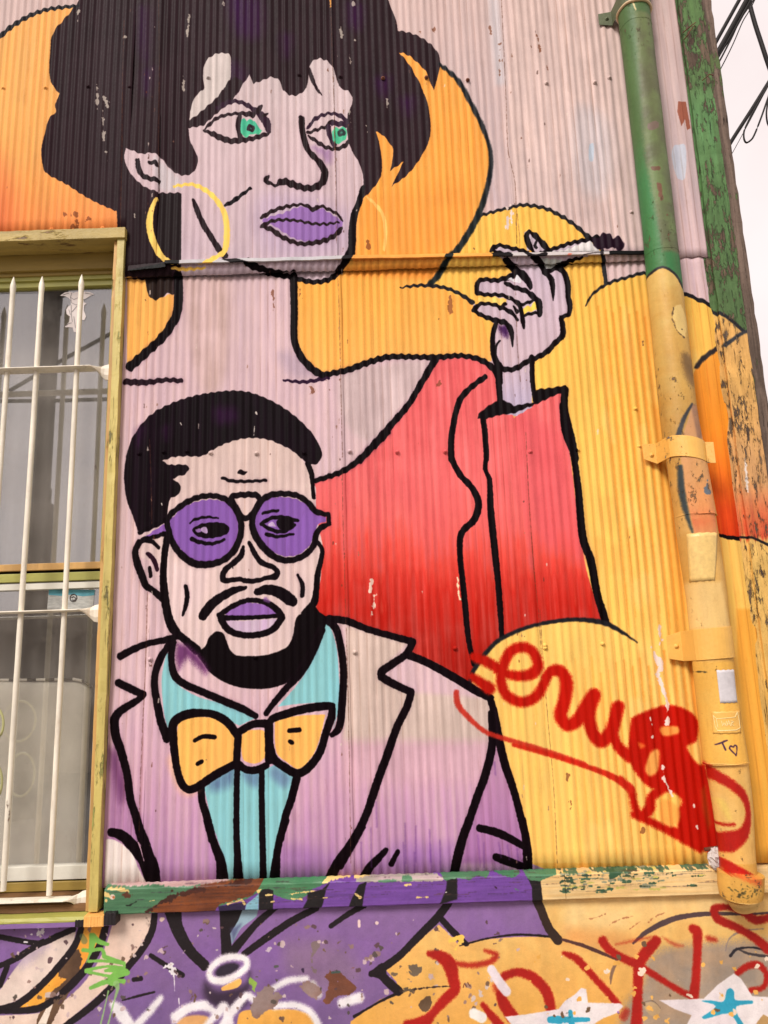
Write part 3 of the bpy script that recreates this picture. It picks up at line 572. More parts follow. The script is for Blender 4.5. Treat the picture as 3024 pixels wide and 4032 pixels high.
def base_paint(c):
    """paint on the plaster plinth below the sill board"""
    f, s = c.fill, c.stroke
    f("P -300,700! Q 1700,600! R 1500,600! R 1659,960! Q 1500,1659! P -300,1800!", [40, (3500, (156, 118, 172)), (3700, (138, 98, 164)), (4000, (122, 92, 146))], smooth=False, alt=(128, 98, 140), amt=.5, kind='m')
    f("Q 900,1000 1300,1000 1500,1250 1200,1400 900,1200", (146, 118, 140), soft=100, op=.6)
    # cream and yellow right side
    f("R 1500,600! S 1700,400! S 1900,1900! R -40,1900! R -40,1640! 60,1560 200,1460 370,1400! 330,1310! 245,1215! 420,1060! 560,940! 680,848! 740,900! 840,1010! 1000,970 1300,948 1600,945! R 1530,750!", [30, (3500, (250, 214, 140)), (3600, (246, 204, 124)), (3800, (238, 184, 98)), (4032, (232, 170, 78))], smooth=False, alt=(226, 168, 90), amt=.5, kind='m')
    f("S 0,600! 1300,560! 1700,600! 1700,760! 900,780! 500,900! 0,900!", (250, 212, 144), soft=70, op=.8, alt=(240, 190, 112), amt=.4, kind='m')
    f("S 660,1150 800,1050 1100,1000 1659,970! 1800,1000! 1800,1800! 400,1800! 500,1500 640,1300", (160, 144, 128), soft=60, alt=(190, 150, 110), amt=.5, kind='m', spray=1)
    f("S 0,870! 400,900! 700,1000! 600,1150! 200,1050! 0,1000!", (222, 150, 84), soft=70, op=.6)
    # left crescents
    f("P 620,905! 600,1000 560,1080 400,1260 200,1430 0,1530! -80,1400! 0,1380! 130,1200 250,1060 450,930", (238, 218, 204), soft=5, alt=(216, 190, 180), amt=.5, kind='m')
    f("P 150,1120 300,1020 400,1010 300,1120 160,1200", (170, 150, 180), soft=50, op=.6, spray=1)
    f("P 940,740! 1235,755! 1225,900 1130,1060 960,1270 760,1460 520,1660! -100,1760! -80,1600! 0,1590! 350,1560 560,1440 740,1250 870,1000", (240, 214, 196), soft=5, alt=(222, 188, 168), amt=.5, kind='m')
    f("P 690,860! 850,830! 800,1000 740,1080 600,1300 450,1430 280,1525 110,1525! 300,1390 450,1250 560,1100 640,980", (253, 178, 66), soft=3, alt=(248, 150, 50), amt=.4, kind='m')
    f("P 640,1050! 590,1060! 530,1120! 475,1230 480,1270! 540,1290! 470,1360! 380,1430! 330,1540! 295,1659! 400,1700! 480,1540! 570,1400 575,1340! 630,1270! 670,1130!", (112, 82, 58), soft=2, alt=(74, 52, 38), amt=.7, kind='m', smooth=False, wob=4)
    f("P 390,1505! 430,1500! 380,1659! 310,1659!", (240, 224, 206), soft=2, smooth=False)
    K2 = (24, 12, 18)
    s("P -20,945,40 200,985,42 340,1000,44 450,950,50 600,885,44", K2); s("P -20,1190,40 120,1130,48 250,1050,50 350,990,50", K2); s("P 60,1190,46 0,1340,50", K2)
    s("P 665,880,50 610,1020,56 480,1190,56 330,1350,56 150,1495,56 -10,1540,50", K2); s("P 880,760,60 835,970,60 720,1180,60 590,1330,64 450,1450,50 300,1535,56 -10,1560,30", K2)
    s("P 1265,740,50 1240,900,56 1160,1050,56 1040,1200,56 900,1370,60 740,1520,56 540,1670,50", K2); s("P 1380,740,70 1440,900,72 1540,1050,80 1670,1180,80", K2)
    s("P 1230,1100,34 1370,1190,38 1490,1262,40", K2); s("P 1090,1298,32 1150,1290,36", K2); s("P 1000,1465,10 1150,1425,20 1260,1400,16", K2)
    # middle
    f("Q 340,700! 530,700! 520,790! 430,930! 440,1020! 500,950! 650,790! 740,720! 840,700! 640,880! 500,1060! 470,1100! 355,1100!", K2, soft=4, smooth=False)
    f("Q 540,700! 660,700! 645,780! 520,870! 440,1010! 428,920! 490,820!", (150, 176, 190), soft=4, smooth=False); f("Q 430,880! 520,840! 450,990!", (70, 70, 110), soft=20, op=.7, smooth=False)
    s("Q 0,740,60 10,850,60 60,980,70 130,1090,70 215,1190,60", K2); s("Q 1130,715,50 960,800,56 800,905,58 650,1010,54 540,1090,50", K2); s("Q 1520,690,46 1380,770,42 1250,862,36", K2)
    f("Q 1570,1240 1600,1210 1680,1160 1700,1290 1600,1275", K2, soft=4)
    f("Q 220,1320 300,1380 360,1390 560,1330 590,1240 560,1500 380,1560 220,1450", (52, 36, 54), soft=40, op=.9)
    f("Q 360,1360 500,1285 522,1320 480,1365 365,1388", (246, 186, 96), soft=3)
    f("Q 310,1230 360,1180 450,1160 500,1180 480,1230 400,1270 330,1275", (44, 34, 50), soft=14)
    s("Q 262,1220,50 340,1140,56 450,1110,56 550,1130,54 560,1190,54 480,1260,56 370,1305,60 275,1290,54", (242, 236, 236), soft=16, spray=.8, closed=True)
    # orange lobes and white spray
    f("Q -40,1700! 20,1620 100,1590 240,1600 300,1700!", (232, 178, 110), soft=10, kind='m', alt=(210, 150, 100), amt=.5)
    f("Q 480,1700! 500,1580 560,1545 750,1540 950,1540 1090,1590 1150,1700!", (236, 176, 84), soft=6, kind='m', alt=(220, 150, 60), amt=.5)
    W_ = (240, 234, 236)
    g = dict(soft=18, spray=.8)
    s("Q -30,1600,60 70,1530,60 200,1510,66 290,1550,50", W_, **g); s("Q 230,1670,40 330,1570,70 380,1520,70 420,1659,70", W_, **g); s("Q 370,1660,60 450,1550,70 560,1430,60 640,1480,50", W_, **g)
    s("Q 780,1370,50 900,1305,52 1050,1290,44", W_, **g); s("Q 790,1515,50 950,1505,54 1080,1560,56 1150,1670,60", W_, **g); s("Q 1340,1488,70 1480,1445,80", W_, **g); s("Q 1100,1340,70 1150,1420,60", (200, 190, 190), **g)
    s("P 1310,1450,50 1220,1560,60 1110,1670,60", W_, **g); s("P 925,1500,60 980,1560,100 1060,1670,90", W_, **g); s("P 1420,1640,40 1540,1540,50 1670,1500,60", W_, **g)
    s("P 300,815,70 310,840,60", W_, wob=8); s("P 265,925,26 350,905,26", W_, wob=8); s("P 1390,1200,80 1400,1220,70", W_, wob=14); s("P 1420,1260,8 1425,1390,5", W_); s("P 1460,1450,6 1465,1520,4", W_)
    s("P 200,990,14 225,990,14", W_)
    # rust and missing plaster colour
    f("Q 1200,1280! 1260,1225! 1330,1240! 1400,1300! 1455,1360! 1400,1420! 1300,1440! 1220,1520! 1170,1480! 1210,1400! 1240,1350!", (140, 82, 56), soft=3, alt=(96, 58, 44), amt=.7, kind='m', wob=5, smooth=False)
    f("Q 990,1350! 1050,1310! 1130,1330! 1180,1400! 1130,1470! 1060,1440! 1030,1400!", (170, 150, 146), soft=3, alt=(120, 76, 60), amt=.6, kind='m', wob=5, smooth=False)
    f("Q 640,1400! 760,1350! 840,1440! 780,1560! 700,1540! 680,1620! 600,1600! 600,1500!", (150, 128, 122), soft=3, alt=(110, 72, 54), amt=.7, kind='m', wob=5, smooth=False)
    s("Q 1125,1010,50 1110,1060,30 1090,1150,24 1105,1220,36", (130, 110, 110), wob=5); s("Q 145,1420,50 140,1470,60", (110, 82, 62), wob=6); s("Q 740,1055,50", (206, 186, 200), wob=5)
    s("Q 575,1295,34 610,1320,44 625,1400,20", (142, 176, 74), wob=6); s("Q 1260,1240,16 1320,1235,16", (70, 90, 84))
    s("Q 1480,820,22 1482,860,24", (236, 206, 200)); s("Q 1625,835,26", (236, 206, 200)); s("P 1320,805,34 1335,800,20", (236, 206, 190)); s("Q 795,1190,22 820,1186,16", (84, 84, 80)); s("Q 1020,1215,24 1024,1235,14", (60, 40, 70))
    for k in range(330):
        x = random.uniform(20, 2050); y = random.uniform(3620, 4030)
        q = (x * 1.0, y * 1.0); t = random.random()
        sp = "Z %f,%f" % q
        s(sp + (",%f" % random.uniform(2, 5.5 if t < .96 else 11)) + " Z %f,%f" % (x + random.uniform(-8, 8), y + random.uniform(-6, 6)), random.choice([(110, 84, 66), (92, 66, 70), (206, 180, 180), (214, 196, 190), (84, 74, 66), (150, 120, 110)]), soft=2, wob=5, op=.9)
    # green tag
    GN = (126, 190, 84)
    s("P 745,930,30 760,960,60 745,1050,40", GN); s("P 760,940,50 810,985,40 880,1008,24", GN); s("P 680,1055,30 740,1060,30 830,1050,30 850,1110,34", GN); s("P 745,1060,26 705,1160,8", GN); s("P 850,1110,30 930,1140,34 1010,1165,30", GN)
    s("P 720,1150,24 830,1145,22 1000,1165,20 1010,1200,24 880,1190,20 700,1222,26", GN); s("P 700,1232,24 850,1262,22 920,1275,22", GN); s("P 860,1225,22 960,1215,50 1040,1240,40 950,1260,60 920,1300,90", GN); s("P 1010,1310,34 880,1310,40 740,1365,30", GN)
    s("P 950,1330,50 960,1370,30 930,1480,12 880,1670,14", (150, 196, 120), op=.85); s("P 885,1390,16 860,1500,10 820,1670,12", (150, 196, 120), op=.85)
    s("P 670,940,40 690,980,50", (100, 130, 90), op=.6)
    # right side lines
    s("R 800,600,60 730,710,64 650,810,66 500,960,60 350,1110,56 200,1215,60 130,1250,50", K2); s("R 690,790,50 760,870,50 850,960,54 905,1005,40", K2); s("R 850,1020,8 920,1000,14 1100,955,14 1350,928,16 1610,948,18", K2)
    s("R 1460,600,76 1520,740,70 1580,880,70 1650,970,80", (52, 34, 26)); s("R 190,1240,60 270,1320,70 350,1390,70", K2); s("R 380,1395,26 250,1450,20 100,1535,16 -10,1600,24", K2); s("R 370,1390,20 600,1362,8 780,1350,10", (50, 34, 30), wob=3)
    s("S -20,970,20 150,1020,28 300,1082,26 430,1135,20", (84, 50, 44)); s("S 425,1150,26 382,1250,26 375,1330,12", (110, 84, 76), op=.8)
    s("S 560,1000,16 650,920,34 800,835,44 950,785,40 1200,757,32 1500,762,20 1670,750,16", (84, 64, 64)); s("S 1310,1060,8 1345,960,12 1450,900,14 1620,882,8", (140, 124, 120), op=.8)
    s("S 1350,1100,24 1400,1050,22 1530,1035,14 1670,1065,24", (40, 36, 42)); s("S 1400,1040,12 1500,1085,18 1670,1110,22", (40, 36, 42), op=.8)
    s("R 880,1360,6 890,1330,6 905,1355,6", (90, 40, 26)); s("R 915,1320,5 935,1350,5", (90, 40, 26))
    for q in ("S 170,800,4 250,790,6 330,760,4", "S 360,850,5 460,800,6 560,780,5", "S 530,885,5 620,820,5", "S 680,830,7 740,780,5 810,750,4"): s(q, (170, 96, 60), wob=4, op=.7)
    RR = (172, 20, 8)
    g = dict(soft=12, spray=1.0, wob=2)
    s("R 600,1085,40 700,1110,90 770,1180,110 800,1300,90 810,1380,80 720,1470,80 640,1560,60 560,1640,90 420,1659,60", RR, **g)
    s("R 820,1165,36 950,1180,40 1100,1150,44 1150,1095,40 1060,1060,24", RR, soft=16, spray=1.2, op=.85)
    s("R 1210,1270,60 1320,1235,60 1450,1280,76 1560,1400,84 1600,1560,80", RR, **g); s("R 1180,1420,70 1215,1500,90 1280,1600,100", RR, **g); s("R 1040,1500,40 1100,1580,60 1180,1670,70", RR, **g); s("R 1220,1270,40 1150,1350,60 1190,1420,50", RR, soft=20, spray=1.2, op=.7)
    s("R 0,0,1", RR)
    s("S -10,1080,30 100,1130,60 230,1270,54 350,1400,56 430,1500,60", RR, **g)
    s("S 312,985,76 360,1050,64 450,1110,62 560,1160,66 700,1240,50 850,1335,48 1040,1440,44", RR, **g); s("S 745,982,80 660,1080,90 605,1180,86 596,1400,76 585,1680,90", RR, **g)
    s("S 1045,880,70 1080,910,80 1080,1100,66 1068,1300,70 1050,1420,80", RR, **g); s("S 1170,960,40 1225,970,36", RR, soft=20, spray=1.2, op=.8)
    s("S 800,950,10 900,1010,30 960,1020,16", RR, soft=16, spray=1.2, op=.5); s("S 420,1010,10 560,980,20 700,950,20", RR, soft=16, spray=1.2, op=.5)
    s("S 1670,790,50 1560,810,66 1450,740,60 1330,705,44 1220,718,60 1250,800,66 1400,870,60 1540,950,64 1660,1050,80", RR, **g)
    s("S 1410,1240,50 1500,1185,52 1590,1180,50 1648,1260,44 1620,1360,40 1520,1385,40", RR, **g)
    s("S 500,1560,60 480,1600,60", RR, soft=20, spray=1.2, op=.7)
    # white stars with blue stars
    s("R 1110,1215,70 1170,1310,76 1230,1390,76", (232, 218, 222), soft=8); s("R 965,1575,80 1030,1605,84", (240, 234, 226), soft=8)
    WH = (240, 230, 228)
    f("R 1220,1600! 1400,1580! 1659,1535! S 0,1470! 80,1420! 135,1365! 175,1375! 190,1485! 450,1490! 480,1515! 420,1570! 300,1620! 200,1680! R 1300,1700!", WH, soft=5, smooth=False, alt=(214, 200, 206), amt=.5, kind='m')
    f("S 770,1465! 1130,1450! 1250,1340! 1380,1245! 1440,1290! 1530,1430! 1700,1440! 1700,1700! 985,1700! 1035,1590! 900,1540!", WH, soft=5, smooth=False, alt=(214, 200, 206), amt=.5, kind='m')
    f("S 1560,1659! 1620,1580! 1700,1620! 1700,1700!", (190, 150, 96), soft=4, smooth=False)
    CYN = (46, 160, 190)
    f("S 1118,1470 1200,1466 1295,1475 1325,1385 1355,1368 1385,1400 1395,1465 1530,1468 1532,1492 1405,1515 1415,1590 1475,1680! 1420,1680! 1335,1572 1140,1618 1122,1600 1232,1512", CYN, soft=5)
    s("S 45,1560,34 60,1680,50", CYN); s("S 0,1625,46 190,1622,30", CYN); s("R 1590,1625,50 1670,1625,60", CYN)
    s("S 645,1480,4 720,1470,8 780,1530,6", (120, 100, 80)); f("S 650,1500 720,1480 780,1540 740,1600 670,1560", (190, 160, 120), soft=4)
    for k in range(60):
        x = random.uniform(2050, 3024); y = random.uniform(3700, 4030)
        s("Z %f,%f,%f Z %f,%f" % (x, y, random.uniform(4, 12), x + random.uniform(-9, 9), y + random.uniform(-5, 5)), random.choice([(240, 180, 90), (230, 170, 80), (236, 214, 190), (110, 84, 60)]), soft=2, wob=5)
    f("R 440,1175 490,1170 500,1200 525,1240 480,1270 450,1230", (110, 94, 76), soft=2, wob=5); s("R 310,1255,34 340,1250,20", (120, 100, 76), wob=5); s("R 575,1500,100", (100, 76, 54), wob=5); s("R 400,1385,26 440,1380,30", (96, 80, 60), wob=6)
    s("R 740,985,10 850,960,50 820,1040,14", (250, 200, 90), wob=8)

def board_paint(c):
    """paint on the sill board: green under flaking purple, blue and cream"""
    f, s = c.fill, c.stroke
    gr = (84, 132, 94)
    f("P 700,300! S 1900,200! S 1900,800! P 700,900!", (118, 72, 158), smooth=False, alt=(98, 56, 140), amt=.5, kind='h')
    f("R 1450,300! S 1900,200! S 1900,800! R 1560,800! R 1500,560! R 1400,430!", (240, 206, 146), smooth=False, alt=(226, 180, 110), amt=.7, kind='h', soft=3)
    f("P 780,500! 1659,480! Q 750,470! 700,560! 560,640! 330,700! P 1200,760! 780,780!", gr, smooth=False, alt=(60, 104, 70), amt=.7, kind='h')
    f("P 830,480! 1300,500! Q 450,480! 380,515! 150,530! 0,540! P 1450,545! 1250,530! 1050,545! 850,535!", (214, 180, 180), smooth=False, alt=(170, 130, 110), amt=.5, wob=3, kind='h')
    f("P 1190,735! 1350,650! 1500,590! 1659,550! Q 100,540! 250,520! 500,490! 715,490! 660,550! 610,610! 450,650! 330,690! 300,745! -50,760! P 1400,770!", (142, 74, 30), smooth=False, soft=2, alt=(84, 38, 16), amt=.8, kind='h', wob=4)
    s("P 1200,735,6 1350,650,10 1500,592,8 1659,550,10", (60, 26, 12), wob=5); s("Q 0,600,10 150,565,8 250,555,14 500,510,8 640,490,8", (70, 28, 12), wob=5)
    f("Q 700,480! 1180,460! 1300,470! 1190,520! 1100,560! 1060,600! 1010,640! 940,648! 860,635! 800,605! 780,600! 770,700! 660,720! 660,600! 640,585!", gr, smooth=False, soft=2, alt=(46, 120, 70), amt=.6, kind='m', wob=2)
    f("Q 665,590! 690,560! 740,555! 780,570! 780,640! 775,740! 660,740!", BK, smooth=False, soft=3); f("Q 560,680! 660,600! 660,740! 545,740!", (130, 180, 196), smooth=False, soft=3); f("Q 330,700! 560,660! 545,740! 340,745!", (36, 20, 60), smooth=False, soft=3)
    f("Q 1060,590! 1180,560! 1240,505! 1210,560! 1190,660! 1160,740! 1010,740! 1060,640!", BK, smooth=False, soft=6); f("Q 1480,520! 1540,500! 1510,600! 1500,720! 1390,720! 1420,640!", BK, smooth=False, soft=6)
    f("R 40,540! 90,490! 70,600! 50,720! 0,720! -20,640!", BK, smooth=False, soft=6)
    f("R 750,440! 830,440! 830,640! 690,680! 740,560!", BK, smooth=False, soft=8); f("R 1390,430! 1510,480! 1530,660! 1445,660! 1440,540!", BK, smooth=False, soft=4)
    f("R 0,440! 640,425! 640,445! 740,470! 700,492! 200,500! 0,500!", (206, 176, 180), smooth=False, wob=4, alt=(120, 140, 100), amt=.6, kind='h')
    f("R 690,430! 900,410! 1110,400! 1100,440! 1060,465! 1000,450! 930,480! 800,470! 730,490! 700,450!", gr, smooth=False, wob=4, alt=(60, 104, 70), amt=.6, kind='h'); f("R 1130,405! 1360,395! 1340,440! 1280,465! 1200,450! 1140,430!", gr, smooth=False, wob=3, alt=(50, 110, 74), amt=.6, kind='m')
    f("R 1370,395! 1659,385! 1640,440! 1580,460! 1500,495! 1430,490! 1390,450!", gr, smooth=False, wob=3, alt=(50, 110, 74), amt=.6, kind='m')
    for q in ("R 180,490 330,480 330,500 200,500", "R 390,460 455,465 450,495 385,495", "R 1300,555 1340,565 1330,572"): f(q, gr, wob=3)
    for q, w in (("Q 500,650,22 530,655,20 545,680,16", 0), ("Q 655,580,24 680,562,14", 0), ("Q 720,608,12 770,602,10", 0), ("Q 760,660,14 785,658,8", 0), ("Q 1180,510,16 1240,480,30 1400,465,12", 0), ("Q 1455,600,14 1490,630,18", 0), ("Q 1190,630,12 1220,625,8", 0), ("Q 905,600,8 1130,570,8", 0), ("Q 925,635,6 1010,640,8", 0), ("R 405,524,12 450,524,16", 0), ("R 500,625,8 590,622,10", 0), ("R 0,600,20 40,625,14", 0), ("R 0,470,24 120,455,14", 0), ("P 880,555,10 1010,565,30 1050,580,14", 0), ("P 860,600,34 900,620,30", 0), ("P 870,650,24", 0), ("P 1220,655,8 1260,650,8", 0), ("Q 400,680,10 520,650,8", 0)):
        s(q, (238, 206, 130), wob=4, soft=2)
    s("P 920,622,40", (230, 206, 190)); s("P 928,624,22", (190, 110, 60)); s("P 1030,610,44 1050,615,30", (92, 50, 30), wob=5); s("P 1030,690,4 1060,690,10 1110,660,3", (20, 30, 20), wob=3)
    s("R 1140,540,10 1150,548,12", (50, 14, 40)); s("R 735,585,6 745,582,6", W2)
    for k in range(190):                                    # green showing through the cream, along the grain
        x = random.gauss(0.25, 0.25); x = 2200 + abs(x) * 700; 
        if x > 2790: continue
        y = random.uniform(3410, 3520) - (x - 2200) * .036
        L = random.uniform(6, 34)
        s("Z %f,%f,%f Z %f,%f" % (x, y, random.uniform(2.5, 8), x + L, y - L * .04), random.choice([(52, 84, 58), (70, 104, 76), (60, 74, 50), (150, 150, 120), (204, 190, 100)]), soft=2, wob=3)
    f("S 300,400 420,380 510,385 480,430 400,470 350,480 370,430 300,420", (48, 88, 58), wob=5, soft=2); f("S 880,365 1190,345 1185,375 1100,390 1000,375", (88, 104, 84), wob=4, soft=2)
    s("S 755,430,14 855,425,16", (90, 70, 40), wob=5)
    for k in range(90):
        x = random.uniform(2190, 2780); y = 3398 + random.uniform(0, 42) - (x - 2200) * .033
        s("Z %f,%f,%f Z %f,%f" % (x, y, random.uniform(3, 9), x + random.uniform(8, 40), y - 1), random.choice([(58, 92, 62), (76, 108, 78), (96, 104, 76)]), soft=2, wob=4)
    for k in range(120):
        x = random.uniform(400, 2900); y = 3585 - random.uniform(8, 100) - (x - 450) * .033
        s("Z %f,%f,%f Z %f,%f" % (x, y, random.uniform(1, 2.2), x + random.uniform(20, 120), y - random.uniform(0, 5)), random.choice([(60, 36, 40), (90, 60, 50), (60, 40, 60)]), soft=2, wob=1.5, op=.5)
W2 = (236, 224, 214)

def flash_paint(c):
    c.fill("D 820,340! 1080,340! 1075,385! 820,440!", (40, 26, 30), smooth=False)
    c.fill("D 1170,350! 1659,345! F 600,320! 580,400! D 1170,410!", (196, 194, 196), smooth=False, alt=(170, 160, 160), amt=.4)
    c.stroke("D 1430,330,44 1340,395,40", (255, 206, 90)); c.stroke("D 1460,350,40 1560,385,44 1670,420,40", BK)
    c.fill("F 600,330! 1300,300! 1560,300! 1560,400! 600,400!", (246, 178, 84), smooth=False, alt=(226, 140, 60), amt=.5, kind='h')
    c.stroke("F 640,300,50 600,370,60", BK); c.stroke("F 1280,330,50 1250,400,50", (26, 34, 34))
    c.fill("G 745,450! 1659,445! 1659,510! 745,510!", (208, 200, 198), smooth=False, alt=(180, 168, 164), amt=.4)
    c.stroke("G 560,450,30 640,480,40 740,482,36", BK); c.stroke("G 860,440,24 960,500,50 1060,470,44", BK); c.stroke("G 1390,490,8 1480,465,14 1600,458,10", (70, 60, 60)); c.stroke("G 1590,440,30 1590,520,26", (44, 38, 40))
    c.fill("G 1280,465 1310,470 1290,488 1265,485", (220, 130, 110))

def pipe_paint(c):
    f, s = c.fill, c.stroke
    c.img[:] = (246, 202, 124)
    f("C 500,-200! 1300,-200! E 1300,900! 600,900!", [30, (0, (84, 112, 62)), (500, (88, 116, 66)), (700, (62, 124, 70)), (1100, (58, 128, 72))], smooth=False, alt=(70, 104, 56), amt=.5)
    f("C 780,100! 900,100! 1100,1659! 960,1659! 850,1000!", (118, 130, 80), soft=20, op=.85, alt=(96, 90, 66), amt=.8, kind='m', smooth=False, spray=1.4)
    s("C 760,10,10 785,90,8", (226, 206, 150)); f("C 880,820 930,810 935,850 880,870 865,845", (124, 104, 90), wob=4); f("C 895,1105 945,1110 940,1135 895,1125", (110, 78, 56), wob=4); f("C 925,1215 955,1230 960,1330 940,1310", (120, 82, 62), wob=4)
    f("E 780,560! 870,452 960,430 1040,480 1100,560! 1250,700! M 1700,1900! M 1100,1900! J 900,0!", [30, (1000, (232, 194, 110)), (1400, (222, 180, 96)), (1700, (206, 160, 84)), (2000, (232, 180, 100)), (2400, (240, 190, 104)), (3400, (240, 184, 90))], alt=(198, 144, 62), amt=.5, kind='m')
    s("E 862,458,16 900,445,18 960,432,16 1040,480,18 1100,545,22", (24, 24, 26), soft=6)
    f("E 1025,700! 1080,670! 1120,740! 1130,800! 1110,890! 1080,880! 1045,840! 1040,790! 1020,770!", (244, 208, 128), wob=3, soft=2); s("E 1030,700,6 1020,770,8 1050,850,6 1100,890,8", (110, 84, 50), wob=4); s("E 1085,838,10", (60, 50, 40))
    f("E 1080,1000 1160,1020 1170,1200 1100,1150", (130, 96, 56), soft=30, op=.7, alt=(80, 60, 40), amt=.7, kind='m', spray=1.2)
    f("J 1150,0! 1240,0! 1320,840! 1160,840! 1090,500! 1070,250!", [10, (1600, (214, 164, 122)), (1850, (236, 176, 110)), (2000, (240, 160, 96)), (2060, (238, 128, 76)), (2110, (240, 160, 100))], soft=6, alt=(226, 150, 90), amt=.4, kind='m')
    f("J 1150,0 1210,0 1230,180 1190,230 1160,100", (130, 96, 84), soft=14, op=.7, alt=(200, 150, 110), amt=.7, kind='m')
    s("J 1150,-5,14 1090,100,26 1060,210,28", (58, 58, 62), soft=8); s("J 1075,400,26 1088,550,30 1115,700,24 1150,830,10", (56, 66, 66), soft=10)
    s("J 1250,490,6 1235,570,24 1275,570,10", (110, 120, 130), wob=5); s("J 1270,560,10 1245,540,10", (110, 120, 130))
    f("J 1130,1150! 1340,1150! 1420,1460! 1150,1460!", (250, 212, 140), soft=30, op=.7)
    f("M 1175,340! 1440,340! 1520,1000! 1240,1000!", (242, 188, 88), soft=12, alt=(226, 166, 66), amt=.5, kind='m', smooth=False)
    f("M 1240,1000! 1540,1000! 1590,1659! 1330,1659!", (246, 196, 112), soft=3, alt=(230, 168, 80), amt=.5, kind='m', smooth=False)
    # heart mark
    V = (58, 28, 62)
    s("M 1300,880,7 1365,848,9", V); s("M 1335,862,8 1355,912,9", V); s("M 1418,945,7 1378,900,9 1385,885,9 1402,892,8 1412,880,8 1425,888,9 1425,915,8 1418,945,8", V)
    # tag on the pipe
    g = dict(soft=14, spray=1.4)
    s("M 1240,1010,50 1300,1070,66 1390,1130,60 1470,1200,56 1510,1290,40 1512,1380,50 1480,1460,80 1400,1520,120 1355,1550,90", GR, **g); s("M 1340,1410,16 1420,1400,20", GR, **g); f("M 1250,1040! 1300,1100! 1310,1230! 1260,1100!", GR, soft=10)
    f("M 1330,1240 1370,1250 1410,1360 1390,1370", (255, 220, 110), soft=20, op=.7)
    f("S 1300,320 1400,360 1530,435! 1330,430!", GR, soft=12, spray=1.0); f("S 1390,440 1560,455 1560,510 1480,480", (226, 90, 40), soft=24, spray=1.2, op=.8)
    for k in range(26):
        x = random.uniform(2860, 2985); y = random.uniform(3470, 3520); s("Z %f,%f,4 Z %f,%f" % (x, y, x + random.uniform(-12, 12), y + random.uniform(-10, 10)), (110, 96, 50), wob=3)
    for q in ("S 1400,560,20 1380,590,26", "S 1470,590,10 1480,560,6", "M 1215,405,5 1250,410,5"): s(q, (88, 74, 40), wob=4)

def post_paint(c):
    f, s = c.fill, c.stroke
    f("C 900,-300! 1800,-300! E 1800,1000! 1200,1000!", [60, (0, (92, 126, 70)), (300, (96, 128, 74)), (420, (100, 148, 90)), (700, (92, 132, 76)), (1300, (84, 112, 66))], smooth=False, alt=(78, 102, 58), amt=.5)
    f("E 1250,680! 1300,698 1400,760 1500,835! 1600,820! 1700,820! M 1900,1700! M 1400,1700!", [40, (1200, (246, 208, 110)), (1320, (232, 178, 104)), (1500, (222, 172, 96)), (1900, (214, 160, 110)), (2000, (224, 110, 70)), (2110, (214, 70, 40)), (2130, (238, 196, 110)), (2600, (232, 188, 100)), (3400, (226, 180, 92))], alt=(206, 156, 84), amt=.5)
    s("E 1250,682,20 1300,698,24 1400,752,24 1500,838,22", OKP, soft=5); s("E 1380,925,30 1430,890,24 1500,845,22 1600,822,18 1700,815,16", (48, 50, 56), soft=8)
    s("J 1480,850,14 1560,860,16 1659,905,18", BK, soft=3); s("J 1510,340,10 1520,500,16 1530,560,6", (240, 226, 214), wob=4)
OKP = (26, 26, 32)
# ------------------------------------------------------------------ paint the canvases
CV = {}
def canvas(key, painter, x0, x1, z0, z1, res, d, streak=0.05):
    c = Canvas('paint_' + key, x0, x1, z0, z1, res, d)
    painter(c)
    c.finish(wave=.0013 if key == 'wall' else None, streak=streak)
    CV[key] = c
canvas('wall', mural, -1.80, 1.62, 0.66, 4.62, 0.00135, 0.004, .06)
canvas('plinth', base_paint, -1.50, 1.50, 0.36, 0.92, 0.0013, 0.008, .01)
canvas('board', board_paint, -1.10, 1.50, 0.60, 0.98, 0.0013, 0.034, .01)
zf = P3(1500, 1028, .03).z
canvas('flashing', flash_paint, -1.15, 1.2, zf - .08, zf + .08, 0.0015, 0.03, .02)
canvas('pipe', pipe_paint, 0.95, 1.50, 0.6, 4.7, 0.0015, 0.13, .03)
canvas('post', post_paint, 1.1, 1.75, 0.2, 4.8, 0.0018, 0.035, .02)

# ------------------------------------------------------------------ materials
def new_mat(name):
    m = bpy.data.materials.new(name); m.use_nodes = True
    return m, m.node_tree.nodes, m.node_tree.links, m.node_tree.nodes['Principled BSDF']
def A(c, k=1.0):
    """photo colour -> albedo"""
    v = np.clip(lin(c) / KLIGHT * k, 0.003, 0.86); return (float(v[0]), float(v[1]), float(v[2]), 1)
def tnoise(N, L, coord, scale, detail=4, rough=.55, sx=1, sy=1, sz=1, off=0):
    mp = N.new('ShaderNodeMapping'); mp.inputs['Scale'].default_value = (sx, sy, sz); mp.inputs['Location'].default_value = (off, off, off)
    n = N.new('ShaderNodeTexNoise'); n.inputs['Scale'].default_value = scale; n.inputs['Detail'].default_value = detail; n.inputs['Roughness'].default_value = rough
    L.new(coord, mp.inputs['Vector']); L.new(mp.outputs[0], n.inputs['Vector'])
    return n.outputs['Fac']
def ramp(N, L, fac, a, b):
    r = N.new('ShaderNodeMapRange'); r.inputs['From Min'].default_value = a; r.inputs['From Max'].default_value = b
    L.new(fac, r.inputs['Value']); return r.outputs[0]
def mixc(N, L, fac, c1, c2, mode='MIX'):
    m = N.new('ShaderNodeMix'); m.data_type = 'RGBA'; m.blend_type = mode
    for sock, v in ((0, fac), (6, c1), (7, c2)):
        if isinstance(v, (tuple, float, int)): m.inputs[sock].default_value = v
        else: L.new(v, m.inputs[sock])
    return m.outputs[2]
